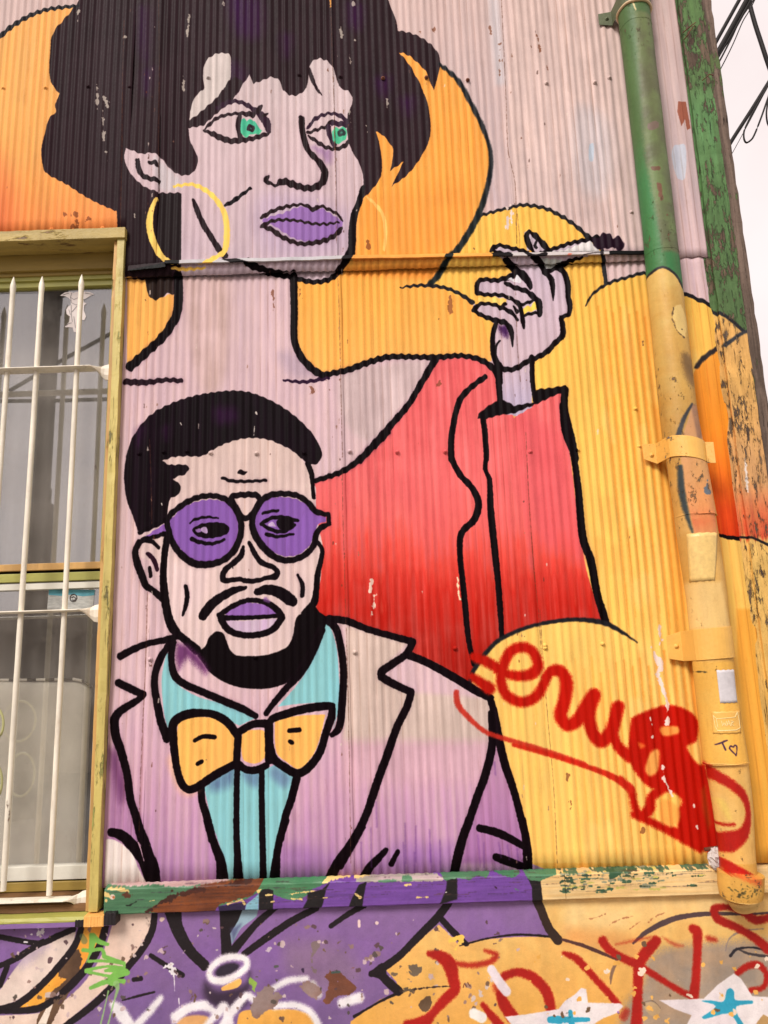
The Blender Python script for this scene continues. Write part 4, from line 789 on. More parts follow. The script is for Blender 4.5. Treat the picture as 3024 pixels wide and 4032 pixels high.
def math_(N, L, op, a, b):
    m = N.new('ShaderNodeMath'); m.operation = op
    for i, v in enumerate((a, b)):
        if isinstance(v, (int, float)): m.inputs[i].default_value = v
        else: L.new(v, m.inputs[i])
    return m.outputs[0]
def paint_mat(name, canvas=None, color=None, rough=.5, spec=.5, var=.12, vs=(1, 1, 1), vscale=6, bump=.0006, bscale=90, peel=0.0, pscale=14, pstretch=(1, 1, .3), under=(112, 92, 76), under2=(70, 50, 38), pdepth=.0012, metallic=0.0, dirt=0.0, dots=0.0, cracks=0.0):
    m, N, L, P = new_mat(name)
    tc = N.new('ShaderNodeNewGeometry'); co = tc.outputs['Position']
    if canvas:
        im = N.new('ShaderNodeTexImage'); im.image = CV[canvas].image; im.extension = 'EXTEND'; im.interpolation = 'Cubic'
        uv = N.new('ShaderNodeUVMap'); uv.uv_map = 'UVMap'; L.new(uv.outputs[0], im.inputs['Vector'])
        base = im.outputs['Color']
    else:
        base = color if len(color) == 4 else A(color)
    v = ramp(N, L, tnoise(N, L, co, vscale, 6, .6, *vs), .3, .7)
    g = N.new('ShaderNodeMapRange'); g.inputs['To Min'].default_value = 1 - var; g.inputs['To Max'].default_value = 1 + var * .6
    L.new(v, g.inputs['Value'])
    cc = N.new('ShaderNodeCombineColor')
    for i in range(3): L.new(g.outputs[0], cc.inputs[i])
    c = mixc(N, L, 1.0, base, cc.outputs[0], 'MULTIPLY')
    fine = tnoise(N, L, co, bscale, 5, .65, off=3)
    h = math_(N, L, 'MULTIPLY', fine, bump)
    if dirt:
        dm = ramp(N, L, tnoise(N, L, co, 22, 8, .75, 1, 1, .25, 7), .56, .72)
        c = mixc(N, L, math_(N, L, 'MULTIPLY', dm, dirt), c, (.62, .5, .4, 1), 'MULTIPLY')
    if dots:
        dd = ramp(N, L, tnoise(N, L, co, 190, 2, .5, off=11), .74, .77)
        c = mixc(N, L, math_(N, L, 'MULTIPLY', dd, dots), c, (.3, .2, .15, 1), 'MULTIPLY')
    if cracks:
        ck = ramp(N, L, tnoise(N, L, co, 150, 6, .7, 1, 1, .045, 13), .60, .66)
        cs_ = ramp(N, L, tnoise(N, L, co, 9, 3, .6, 1, 1, .5, 17), .35, .6)
        ck = math_(N, L, 'MULTIPLY', ck, cs_)
        c = mixc(N, L, math_(N, L, 'MULTIPLY', ck, cracks), c, (.16, .13, .11, 1), 'MULTIPLY')
        h = math_(N, L, 'SUBTRACT', h, math_(N, L, 'MULTIPLY', ck, .002 * cracks))
    rg = None
    if peel > 0:
        nn = tnoise(N, L, co, pscale, 9, .72, *pstretch, off=5)
        big = tnoise(N, L, co, 2.2, 3, .6, off=2)
        s = math_(N, L, 'ADD', nn, math_(N, L, 'MULTIPLY', big, .45))
        t = .98 - peel * .5
        mask = ramp(N, L, s, t, t + .012)
        rim = ramp(N, L, s, t - .03, t)
        un = mixc(N, L, ramp(N, L, tnoise(N, L, co, 40, 6, .7, 1, 1, .08, 9), .35, .65), A(under), A(under2))
        c = mixc(N, L, mask, c, un)
        curl = math_(N, L, 'SUBTRACT', math_(N, L, 'MULTIPLY', rim, pdepth * .7), math_(N, L, 'MULTIPLY', mask, pdepth * 1.7))
        h = math_(N, L, 'ADD', h, curl)
        rg = mask
    b = N.new('ShaderNodeBump'); b.inputs['Strength'].default_value = 1.0; b.inputs['Distance'].default_value = 1.0
    L.new(h, b.inputs['Height']); L.new(b.outputs[0], P.inputs['Normal'])
    L.new(c, P.inputs['Base Color'])
    r = N.new('ShaderNodeMapRange'); r.inputs['To Min'].default_value = max(.05, rough - .12); r.inputs['To Max'].default_value = min(1, rough + .15)
    L.new(fine, r.inputs['Value']); L.new(r.outputs[0], P.inputs['Roughness'])
    P.inputs['Specular IOR Level'].default_value = spec; P.inputs['Metallic'].default_value = metallic
    return m
M = {}
M['wall'] = paint_mat('mural_paint', 'wall', rough=.5, spec=.06, var=.07, vs=(1, 1, .12), vscale=60, bump=.00035, bscale=120, dirt=.35, dots=.35)
M['flash'] = paint_mat('flashing_paint', 'flashing', rough=.55, spec=.12, var=.12, bump=.0006, dirt=.3)
M['plinth'] = paint_mat('plinth_paint', 'plinth', rough=.6, spec=.35, var=.10, bump=.0016, bscale=60, peel=.07, pscale=16, pstretch=(1, 1, 1), under=(132, 112, 96), under2=(92, 72, 58), pdepth=.002, vscale=30)
M['board'] = paint_mat('board_paint', 'board', rough=.5, var=.22, bump=.0018, bscale=40, dirt=.4, vs=(.2, 1, 2.5), vscale=40, peel=.1, pscale=20, pstretch=(.25, 1, 1.6), under=(220, 190, 130), under2=(80, 110, 70))
M['pipe'] = paint_mat('pipe_paint', 'pipe', rough=.5, spec=.3, var=.2, vs=(1, 1, .4), bump=.0014, bscale=70, peel=.17, pscale=48, pstretch=(1, 1, .6), under=(110, 96, 70), under2=(120, 84, 60), dirt=.6, dots=.8)
M['post'] = paint_mat('post_paint', 'post', rough=.65, spec=.3, var=.3, bump=.002, bscale=70, vs=(1, 1, .12), vscale=60, cracks=1.0, peel=.37, pscale=50, pstretch=(1, 1, .28), under=(120, 100, 80), under2=(66, 48, 38), pdepth=.0022)
M['greywood'] = paint_mat('weathered_wood', color=(116, 98, 86), rough=.8, spec=.2, var=.6, vs=(1, 1, .04), vscale=60, bump=.003, bscale=60, cracks=.9, peel=.3, pscale=24, pstretch=(1, 1, .2), under=(88, 108, 64), under2=(96, 110, 70), pdepth=-.001)
M['casing'] = paint_mat('yellow_casing_paint', color=(206, 186, 104), cracks=.7, dirt=.5, rough=.5, var=.3, vs=(1, 1, .1), vscale=18, bump=.0012, peel=.26, pscale=26, pstretch=(1, 1, .22), under=(160, 164, 84), under2=(96, 74, 44))
M['olive'] = paint_mat('olive_paint', color=(172, 168, 84), rough=.5, var=.25, vs=(.3, 1, .3), vscale=14, bump=.001, peel=.1, under=(190, 180, 120), under2=(90, 70, 40))
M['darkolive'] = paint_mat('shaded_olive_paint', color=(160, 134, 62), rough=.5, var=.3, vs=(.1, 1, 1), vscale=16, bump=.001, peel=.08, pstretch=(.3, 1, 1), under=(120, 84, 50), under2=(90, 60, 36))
M['sillwood'] = paint_mat('sill_wood', color=(122, 88, 56), rough=.75, spec=.25, var=.4, vs=(.1, 1, 2), vscale=24, bump=.003, bscale=40, peel=.22, pscale=12, pstretch=(.3, 1, 1.2), under=(190, 176, 120), under2=(160, 140, 90), pdepth=-.0015)
M['white'] = paint_mat('white_paint', color=(226, 222, 208), rough=.4, var=.1, bump=.0009, bscale=60, dirt=.3)
M['bar'] = paint_mat('bar_paint', color=(244, 234, 214), rough=.45, var=.2, vs=(1, 1, .3), vscale=16, bump=.0015, bscale=60, dirt=.6, dots=.6, peel=.13, under=(120, 60, 40), under2=(150, 110, 80), pscale=20)
M['scroll'] = paint_mat('scroll_paint', color=(178, 176, 120), rough=.5, var=.2)
M['head'] = paint_mat('brown_olive_head_paint', color=(184, 158, 84), rough=.55, var=.35, vs=(.1, 1, 1), vscale=20, cracks=.0, bump=.0015, dirt=.7, peel=.22, pscale=22, pstretch=(.25, 1, 1), under=(150, 110, 60), under2=(110, 80, 44))
M['curtain'] = paint_mat('grey_curtain', color=(150, 146, 142), rough=.9, spec=.1, var=.15, vs=(1, 1, .1), vscale=10)
M['mattress'] = paint_mat('mattress_cloth', color=(232, 228, 218), rough=.9, spec=.1, var=.14, vscale=9, vs=(1, 1, .7), bump=.001, dirt=.3)
M['checker_dark'] = paint_mat('piping_dark', color=(60, 54, 46), rough=.9, spec=.1)
M['bracket'] = paint_mat('bracket_paint', color=(244, 188, 92), rough=.45, var=.15, bump=.0012, peel=.16, pscale=26, pstretch=(1, 1, 1), under=(120, 90, 60), under2=(110, 110, 116))
M['greenbracket'] = paint_mat('green_bracket_paint', color=(96, 104, 72), rough=.55, var=.25, bump=.0014, peel=.2, pscale=30, under=(120, 110, 90), under2=(80, 70, 60))
M['cream'] = paint_mat('cream_ring', color=(226, 196, 152), rough=.5, var=.15)
M['cable'] = paint_mat('cable_rubber', color=(22, 16, 14), rough=.6, spec=.3, var=.2)
M['paper'] = paint_mat('paper_scrap', color=(206, 196, 190), rough=.8, spec=.15, var=.12, vscale=40)
M['oldlabel'] = paint_mat('old_label', color=(238, 200, 122), rough=.4, var=.16, vscale=60, bump=.0006, peel=.12, pscale=40, pstretch=(1, 1, 1), under=(170, 140, 100), under2=(150, 140, 130), pdepth=.0003)
M['whitelabel'] = paint_mat('white_label', color=(214, 208, 210), rough=.5, var=.12, vscale=50, bump=.0005)
M['cutout'] = paint_mat('paper_cutout', color=(226, 214, 210), rough=.7, var=.04)
M['ink'] = paint_mat('ink', color=(60, 50, 52), rough=.7, var=.05)
M['pale_ink'] = paint_mat('pale_ink', color=(255, 232, 170), rough=.6, var=.05)
M['label_blue'] = paint_mat('faded_blue_print', color=(86, 160, 176), rough=.5, var=.3, vscale=30)
M['label_grey'] = paint_mat('faded_grey_print', color=(186, 186, 180), rough=.5, var=.35, vscale=40, vs=(1, 1, 3))
M['rust'] = paint_mat('rusty_steel', color=(110, 56, 30), rough=.75, var=.4, vscale=60, bump=.0015)
M['dark'] = paint_mat('dark_gap', color=(30, 22, 20), rough=.9, spec=.1)
M['concrete'] = paint_mat('pavement_concrete', color=(168, 160, 150), rough=.85, spec=.2, var=.2, vscale=3, bump=.003, bscale=40)
M['asphalt'] = paint_mat('asphalt', color=(92, 90, 88), rough=.9, spec=.2, var=.2, vscale=4, bump=.004, bscale=80)
M['stucco'] = paint_mat('grey_stucco', color=(150, 140, 128), rough=.85, spec=.2, var=.2, vscale=1.5, bump=.004)
M['pole'] = paint_mat('pole_paint', color=(70, 62, 56), rough=.7, var=.2, vscale=5)
M['sidewall'] = paint_mat('side_wall_paint', color=(190, 150, 90), rough=.6, var=.2, vscale=3)
# window glass: clear, a little of the street mirrored in it
gm, N, L, P = new_mat('window_glass'); N.remove(P)
out = N['Material Output'] if 'Material Output' in N else N.new('ShaderNodeOutputMaterial')
tr = N.new('ShaderNodeBsdfTransparent'); tr.inputs[0].default_value = (.98, .97, .95, 1)
gl = N.new('ShaderNodeBsdfGlossy'); gl.inputs['Roughness'].default_value = .015; gl.inputs['Color'].default_value = (.95, .97, 1, 1)
df = N.new('ShaderNodeBsdfDiffuse'); df.inputs['Color'].default_value = (.55, .5, .45, 1)
m1 = N.new('ShaderNodeMixShader'); m1.inputs[0].default_value = .19
L.new(tr.outputs[0], m1.inputs[1]); L.new(gl.outputs[0], m1.inputs[2])
m2 = N.new('ShaderNodeMixShader'); geo = N.new('ShaderNodeNewGeometry')
dn = ramp(N, L, tnoise(N, L, geo.outputs['Position'], 3, 8, .7), .35, .8)
spk = ramp(N, L, tnoise(N, L, geo.outputs['Position'], 90, 2, .5, off=4), .76, .79)
L.new(math_(N, L, 'ADD', math_(N, L, 'MULTIPLY', dn, .16), math_(N, L, 'MULTIPLY', spk, .4)), m2.inputs[0])
L.new(m1.outputs[0], m2.inputs[1]); L.new(df.outputs[0], m2.inputs[2]); L.new(m2.outputs[0], out.inputs['Surface'])
M['glass'] = gm

# ------------------------------------------------------------------ object helpers
def part(name, verts, faces, mat, parent=None, smooth=False, bevel=0.0, canvas=None, kind=None, mats=None, fmat=None):
    me = bpy.data.meshes.new(name); me.from_pydata([tuple(v) for v in verts], [], faces); me.update()
    for mm in (mats or [mat]): me.materials.append(M[mm])
    if fmat is not None: me.polygons.foreach_set('material_index', fmat)
    if smooth: me.polygons.foreach_set('use_smooth', [True] * len(me.polygons))
    if canvas:
        c = CV[canvas]; uv = me.uv_layers.new(name='UVMap')
        co = np.empty(len(me.vertices) * 3, np.float32); me.vertices.foreach_get('co', co); co = co.reshape(-1, 3)
        li = np.empty(len(me.loops), np.int32); me.loops.foreach_get('vertex_index', li)
        u = (co[li, 0] - c.x0) / (c.W * c.res); v = (co[li, 2] - c.z0) / (c.H * c.res)
        uv.data.foreach_set('uv', np.stack([u, v], 1).astype(np.float32).ravel())
    o = bpy.data.objects.new(name, me); COL.objects.link(o)
    if bevel:
        b = o.modifiers.new('bevel', 'BEVEL'); b.width = bevel; b.segments = 2; b.limit_method = 'ANGLE'; b.angle_limit = R(40)
    if parent:
        o.parent = parent; o.matrix_parent_inverse = parent_world(parent).inverted()
    if kind: o['kind'] = kind
    return o
def parent_world(p):
    m = Matrix.Translation(p.location)
    return m if p.type == 'EMPTY' else Matrix.Identity(4)
def thing(name, loc, label, cat, group=None):
    o = bpy.data.objects.new(name, None); o.location = loc; o.empty_display_size = .1; COL.objects.link(o)
    return tag(o, label, cat, group)
def tag(o, label, cat, group=None):
    o['label'] = label; o['category'] = cat
    if group: o['group'] = group
    return o
def boxvf(x0, x1, y0, y1, z0, z1):
    v = [(x, y, z) for z in (z0, z1) for y in (y0, y1) for x in (x0, x1)]
    return v, [(0, 1, 5, 4), (1, 3, 7, 5), (3, 2, 6, 7), (2, 0, 4, 6), (0, 2, 3, 1), (4, 5, 7, 6)]
def box(name, x0, x1, y0, y1, z0, z1, mat, parent=None, bevel=.0015, canvas=None, **k):
    v, f = boxvf(x0, x1, y0, y1, z0, z1); return part(name, v, f, mat, parent, bevel=bevel, canvas=canvas, **k)
def wood(name, x0, x1, y0, y1, z0, z1, mat, parent, canvas=None, seg=24, wob=.0012, seed=0, axis='z'):
    """a board with a slightly uneven, worn outline"""
    rnd = random.Random(seed); V = []; Fc = []
    for i in range(seg + 1):
        t = i / seg; o = [rnd.uniform(-wob, wob) for _ in range(4)]
        if axis == 'z':
            z = z0 + (z1 - z0) * t; V += [(x0 + o[0], y0 + o[1], z), (x1 + o[2], y0 + o[1], z), (x1 + o[2], y1, z), (x0 + o[0], y1, z)]
        else:
            x = x0 + (x1 - x0) * t; V += [(x, y0 + o[0], z0 + o[1]), (x, y1, z0 + o[1]), (x, y1, z1 + o[2]), (x, y0 + o[0], z1 + o[2])]
    for i in range(seg):
        a = i * 4
        for k in range(4):
            q = (a + k, a + (k + 1) % 4, a + 4 + (k + 1) % 4, a + 4 + k); Fc.append(q)
    Fc += [(3, 2, 1, 0), (seg * 4, seg * 4 + 1, seg * 4 + 2, seg * 4 + 3)]
    return part(name, V, Fc, mat, parent, bevel=.002, canvas=canvas)
def tubevf(P, rad, n=12, caps=True):
    P = [Vector(p) for p in P]; V = []; Fc = []
    for i, p in enumerate(P):
        t = (P[min(i + 1, len(P) - 1)] - P[max(i - 1, 0)]).normalized()
        a = Vector((0, 0, 1)) if abs(t.z) < .9 else Vector((1, 0, 0))
        u = t.cross(a).normalized(); w = t.cross(u).normalized()
        r = rad[i] if isinstance(rad, (list, tuple)) else rad
        for k in range(n):
            g = 2 * math.pi * k / n; V.append(p + u * math.cos(g) * r + w * math.sin(g) * r)
    for i in range(len(P) - 1):
        for k in range(n): Fc.append((i * n + k, i * n + (k + 1) % n, (i + 1) * n + (k + 1) % n, (i + 1) * n + k))
    if caps:
        b = len(V); V += V[:n] + V[(len(P) - 1) * n:len(P) * n]
        Fc += [tuple(range(b, b + n))[::-1], tuple(range(b + n, b + 2 * n))]
    return V, Fc
def tube(name, P, rad, mat, parent=None, n=12, canvas=None, **k):
    v, f = tubevf(P, rad, n); return part(name, v, f, mat, parent, smooth=True, canvas=canvas, **k)
def merge(*vf):
    V, Fc = [], []
    for v, f in vf:
        o = len(V); V += list(v); Fc += [tuple(i + o for i in q) for q in f]
    return V, Fc

# ------------------------------------------------------------------ the setting
def sheetplane(name, x0, x1, y0, y1, z, mat):
    o = part(name, [(x0, y0, z), (x1, y0, z), (x1, y1, z), (x0, y1, z)], [(0, 1, 2, 3)], mat); o['kind'] = 'structure'; return o
sheetplane('ground', -400, 400, -400, 400, -.164, 'asphalt')
pav = box('pavement', -30, 30, -2.9, .3, -.16, 0, 'concrete', bevel=.01); pav['kind'] = 'structure'

# ------------------------------------------------------------------ the house
X = lambda x, y, d=0.0: P3(x, y, d).x
Z = lambda x, y, d=0.0: P3(x, y, d).z
AMP = 0.0021
house = thing('house', (0, 0, 0), 'corner house clad in corrugated metal, painted with a woman and a man in purple glasses', 'house')
xw = (X(494, 900) + X(416, 3384)) / 2                     # right edge of the window casing
ztop = Z(1500, -260)
z_lap = (Z(500, 1094, .012) + Z(1000, 1077, .012) + Z(2000, 1046, .012)) / 3
z_board = Z(1500, 3446)
z_wtop = Z(250, 927)
x_post = np.mean([X(2639, 0, .02), X(2771, 904, .02), X(2808, 1282, .02), X(2910, 2082, .02)])
print('xw', xw, 'z_lap', z_lap, 'z_board', z_board, 'z_wtop', z_wtop, 'x_post', x_post, 'ztop', ztop)
def wave(x): return AMP * (1 + .7 * max(0.0, min(1.0, (x - .75) / .3))) * (1 + .3 * math.sin(x * 61 + 1) * math.sin(x * 23)) * math.cos(float(wphase(x)))
def metal_sheet(x0, x1, z0, z1, y, seed, lip=True):
    rnd = random.Random(seed); nx = max(4, int(round((x1 - x0) / PITCH * 8))); nz = max(4, int((z1 - z0) / .07))
    V = []; Fc = []
    ph = [rnd.uniform(0, 6.3) for _ in range(8)]
    dents = [(rnd.uniform(x0, x1), rnd.uniform(z0, z1), rnd.uniform(.03, .14), rnd.uniform(-.0034, .0028)) for _ in range(22)]
    for j in range(nz + 1):
        z = z0 + (z1 - z0) * j / nz
        for i in range(nx + 1):
            x = x0 + (x1 - x0) * i / nx
            amp = 1 + .25 * math.sin(x * 9 + ph[0]) + .07 * math.sin(z * 3.1 + ph[1] + x * 4)
            yy = y - wave(x) * amp + .0012 * math.sin(x * 5.3 + ph[2]) * math.sin(z * 2.2 + ph[3]) + .0006 * math.sin(z * 11 + ph[4] + x * 13)
            for dx, dz, dr, da in dents:
                q = ((x - dx) ** 2 + ((z - dz) * .5) ** 2) / dr ** 2
                if q < 6: yy += da * math.exp(-q)
            xx = x + .0006 * math.sin(z * 6 + ph[5])
            if i in (0, nx): xx += .0012 * math.sin(z * 23 + ph[6]) * math.sin(z * 7.1 + ph[7])
            zz = z + (.0012 * math.sin(x * 31 + ph[1]) if j in (0, nz) else 0)
            V.append((xx, yy, zz))
    w = nx + 1
    for j in range(nz):
        for i in range(nx): Fc.append((j * w + i, j * w + i + 1, (j + 1) * w + i + 1, (j + 1) * w + i))
    # folded-back rims give the sheet its thickness
    n0 = len(V)
    for i in range(w): V.append((V[i][0], V[i][1] + .0014, V[i][2]))
    for i in range(nx): Fc.append((i + 1, i, n0 + i, n0 + i + 1))
    n1 = len(V)
    for j in range(nz + 1): a = V[j * w]; V.append((a[0], a[1] + .0016, a[2]))
    for j in range(nz): Fc.append((j * w, (j + 1) * w, n1 + j + 1, n1 + j))
    n2 = len(V)
    for j in range(nz + 1): a = V[j * w + nx]; V.append((a[0], a[1] + .0016, a[2]))
    for j in range(nz): Fc.append(((j + 1) * w + nx, j * w + nx, n2 + j, n2 + j + 1))
    return part('metal_sheet', V, Fc, 'wall', house, smooth=True, canvas='wall')
x_win_l = xw - 1.35                                       # left edge of the window casing
U = [x_win_l - .9, X(-96, 900), xw, X(610, 900), X(1316, 900), X(2022, 900), x_post - .045]
UY = -.013
metal_sheet(U[0], x_win_l + .01, -.0 + z_board, ztop, UY - .0004, 1)
metal_sheet(x_win_l + .01, U[1] + .012, z_wtop, ztop, UY + .001, 2)
metal_sheet(U[1], xw + .001, z_wtop - .004, ztop, UY - .0008, 3)
metal_sheet(xw - .0005, U[3] + .013, z_lap, ztop, UY + .0008, 4)
metal_sheet(U[3], U[4] + .013, z_lap, ztop, UY - .001, 5)
metal_sheet(U[4] - .002, U[5] + .013, z_lap, ztop, UY + .0018, 6)
metal_sheet(U[5], U[6], z_lap, ztop, UY - .0008, 7)
Lx = [xw, X(594, 1881), X(1347, 1881), X(2078, 1881), x_post - .045]
zl1 = z_lap + .09
metal_sheet(Lx[0], Lx[1] + .013, z_board - .01, zl1, .0016, 11)
metal_sheet(Lx[1], Lx[2] + .013, z_board - .01, zl1, .0002, 12)
metal_sheet(Lx[2], Lx[3] + .013, z_board - .01, zl1, .0016, 13)
metal_sheet(Lx[3], Lx[4], z_board - .01, zl1, .0000, 14)
# corner trim: a soft roll of sheet metal between the sheets and the post, in two lengths
def corner_trim(z0, z1, dy, seed):
    xa, xb = x_post - .135, x_post + .012; nx, nz = 26, 40; V = []; Fc = []
    for j in range(nz + 1):
        z = z0 + (z1 - z0) * j / nz
        for i in range(nx + 1):
            t = i / nx; x = xa + (xb - xa) * t
            y = dy - .016 - .012 * math.sin(min(1, t * 1.5) * math.pi / 2) - .0034 * math.sin(t * 19 + seed) + (.03 * max(0, t - .85) / .15) ** 1.2 * .6
            V.append((x + .0015 * math.sin(z * 5 + seed), y + .0008 * math.sin(z * 7 + t * 5), z + (.0012 * math.sin(t * 19) if j == 0 else 0)))
    w = nx + 1
    for j in range(nz):
        for i in range(nx): Fc.append((j * w + i, j * w + i + 1, (j + 1) * w + i + 1, (j + 1) * w + i))
    o = part('corner_trim', V, Fc, 'wall', house, smooth=True, canvas='wall')
    sm = o.modifiers.new('solid', 'SOLIDIFY'); sm.thickness = .0015; sm.offset = 1 if False else -1
corner_trim(z_lap, ztop, -.004, .5); corner_trim(z_board + .005, z_lap + .03, .001, .5)
# flashing strip over the lap
def flash_piece(xa, ya, xb, yb, h, d, seed):
    a = P3(xa, ya, d); b = P3(xb, yb, d); n = 40; V = []; Fc = []
    rnd = random.Random(seed); w = .0
    for i in range(n + 1):
        t = i / n; w = w * .7 + rnd.uniform(-.001, .001); x = a.x + (b.x - a.x) * t; z = a.z + (b.z - a.z) * t + w
        for (yy, zz) in ((-.012, z + .004), (-d, z), (-d - .004, z - h), (-d + .0015, z - h - .0012), (-.014, z - .006)): V.append((x, yy, zz))
    for i in range(n):
        for k in range(5):
            q = i * 5; Fc.append((q + k, q + (k + 1) % 5, q + 5 + (k + 1) % 5, q + 5 + k))
    Fc += [(4, 3, 2, 1, 0), tuple(n * 5 + k for k in range(5))]
    return part('flashing', V, Fc, 'flash', house, canvas='flashing')
flash_piece(505, 1046, 652, 1030, .024, .026, 1)
flash_piece(648, 1025, 1395, 1005, .016, .028, 2)
flash_piece(1390, 1004, 2540, 986, .016, .0265, 3)
# sill board with a sloping top, and the plinth below it
xbl = X(410, 3540, .034); xbr = x_post + 1.0
zf1 = Z(1500, 3470, .034); zb = Z(1500, 3567, .034)
def board_piece(x0, x1, seed):
    n = max(6, int((x1 - x0) / .03)); rnd = random.Random(seed); V = []; Fc = []
    for i in range(n + 1):
        x = x0 + (x1 - x0) * i / n; o = [rnd.uniform(-.0013, .0013) for _ in range(4)]
        pr = [(.004, z_board + .003), (-.008, z_board + .001 + o[0]), (-.030 + o[1], zf1 + .004 + o[0]), (-.034 + o[1], zf1 + o[2]), (-.034 + o[1], zb + .003), (-.031, zb + o[3]), (.004, zb)]
        V += [(x, a, b) for a, b in pr]
    for i in range(n):
        for k in range(7): q = i * 7; Fc.append((q + k, q + (k + 1) % 7, q + 7 + (k + 1) % 7, q + 7 + k))
    Fc += [tuple(range(7))[::-1], tuple(n * 7 + k for k in range(7))]
    return part('sill_board', V, Fc, 'board', house, canvas='board')
xm = X(2224, 3480, .034)
board_piece(xbl, xm, 3); board_piece(xm + .0015, x_post + .02, 4); board_piece(x_post + .022, xbr, 5)
def plinth():
    x0, x1, z0, z1 = x_win_l - .9, xbr, 0.0, zb + .004; nx, nz = 300, 60; V = []; Fc = []
    rnd = random.Random(5); K = [(rnd.uniform(4, 40), rnd.uniform(4, 40), rnd.uniform(0, 6.3), rnd.uniform(.0003, .0012)) for _ in range(14)]
    pits = [(*P3(px, py, .008).xz, r, dd) for px, py, r, dd in ((980, 3650, .0, 0), (1320, 3880, .045, .004), (1230, 3900, .03, .003), (1060, 3930, .04, .004), (260, 3850, .05, .004), (230, 3940, .04, .004), (1677, 3955, .022, .005), (770, 3940, .02, .004), (1240, 3725, .014, .003), (2570, 3965, .03, -.002), (1000, 3890, .03, .002), (1630, 3830, .018, .003))]
    for j in range(nz + 1):
        z = z0 + (z1 - z0) * j / nz
        for i in range(nx + 1):
            x = x0 + (x1 - x0) * i / nx
            y = -.008 + sum(a * math.sin(x * kx + ph) * math.sin(z * kz + ph * 2) for kx, kz, ph, a in K) * .6
            for a, b, r, dd in pits:
                if r: 
                    q = ((x - a) ** 2 + (z - b) ** 2) / r ** 2
                    if q < 5: y += dd * math.exp(-q * q)
            V.append((x, y, z))
    w = nx + 1
    for j in range(nz):
        for i in range(nx): Fc.append((j * w + i, j * w + i + 1, (j + 1) * w + i + 1, (j + 1) * w + i))
    o = part('plinth', V, Fc, 'plinth', house, smooth=True, canvas='plinth')
    sm = o.modifiers.new('solid', 'SOLIDIFY'); sm.thickness = .06; sm.offset = -1
plinth()
# screws
def screw_mesh():
    V = [(0, -.0062, 0)]; Fc = []
    prof = [(.0028, -.0058), (.0036, -.0042), (.0038, -.0022), (.0068, -.0016), (.0072, .0012)]
    for r, y in prof:
        for k in range(10): g = k * math.pi / 5; V.append((r * math.cos(g), y, r * math.sin(g)))
    for k in range(10): Fc.append((0, 1 + (k + 1) % 10, 1 + k))
    for j in range(len(prof) - 1):
        for k in range(10): a = 1 + j * 10; Fc.append((a + k, a + (k + 1) % 10, a + 10 + (k + 1) % 10, a + 10 + k))
    return V, Fc
SV, SF = screw_mesh()
def screws(spec, y0, upper, rusty=()):
    pts, _, _ = path(spec)
    for i, p in enumerate(pts):
        q = P3(p[0], p[1], y0 + .0045)
        n = q.x; n = min((n + (k - 12) * PITCH / 16 for k in range(25)), key=lambda a: (-math.cos(float(wphase(a))) * .01 + abs(a - q.x) * .1))      # on the crest of a wave
        part('screw', [(n + v[0] * 1.25, -y0 - .0026 + v[1] * 1.25, q.z + v[2] * 1.25) for v in SV], SF, 'rust' if i in rusty else 'wall', house, smooth=True, canvas='wall')
screws("A 290,572 1376,503 860,568 8,575 578,565 330,1497 687,1490 833,1490 B 565,500 843,508 1121,503 1397,520 290,490 C 228,540 543,535 630,505 770,1385", .013, True, (9, 10, 11))
screws("H 235,475 380,465 547,460 710,470 1020,472 1325,470 1617,458 I 597,130 895,128 1467,130 J 433,285 795,262 K 338,490 1005,480 1650,445 I 965,1415 1590,1395 M 225,250 555,225 J 812,15 S 420,1560", .0, False)

# ------------------------------------------------------------------ corner post (part of the house)
w1 = np.mean([X(2666, 0, .02), X(2732, 500, .02)]); w0 = np.mean([X(2635, 0, .02), X(2706, 500, .02)])
m0 = np.mean([X(2672, 0, .036), X(2735, 500, .036)]); m1_ = np.mean([X(2765, 0, .036), X(2828, 500, .036)])
g1 = np.mean([X(2792, 0, .028), X(2872, 500, .028), X(2943, 1000, .028), X(2988, 1300, .028)])
print('post', x_post, w0, w1, m0, m1_, g1)
wood('post_strip', w0, w1, -.022, .02, 0, ztop, 'post', house, 'post', 90, .0016, 3)
wood('post_board', m0, m1_, -.036, .05, 0, ztop, 'post', house, 'post', 110, .0018, 4)
wood('post_edge', m1_ + .001, g1, -.028, .12, 0, ztop, 'greywood', house, None, 110, .0022, 5)
for pts, r in (("V 545,430 620,365 690,310 710,295", .0022), ("V 560,520 600,470 650,390 700,330", .0022), ("V 800,1055 850,1010 895,970 945,985", .002)):
    q, _, _ = path(pts); tube('bent_nail', [P3(x, y, .036 + .004 + .02 * math.sin(i)) for i, (x, y) in enumerate(q)], r, 'rust', house, 6)
# shell of the house behind the facade
hx1 = g1 - .002
box('side_wall', hx1 - .03, hx1, .12, 4.5, 0, ztop, 'sidewall', house, 0)
box('side_wall', x_win_l - .93, x_win_l - .9, -.01, 4.5, 0, ztop, 'sidewall', house, 0)
box('back_wall', x_win_l - .9, hx1 - .03, 4.4, 4.5, 0, ztop, 'sidewall', house, 0)
box('roof', x_win_l - 1.0, hx1 + .1, -.1, 4.6, ztop, ztop + .08, 'greywood', house, 0)
box('backing_board', xw + .005, hx1 - .04, .022, .04, 0, ztop - .01, 'dark', house, 0)
box('backing_board', x_win_l - .88, x_win_l - .02, .022, .04, 0, ztop - .01, 'dark', house, 0)
box('backing_board', x_win_l - .02, xw + .004, .022, .04, z_wtop + .02, ztop - .01, 'dark', house, 0)
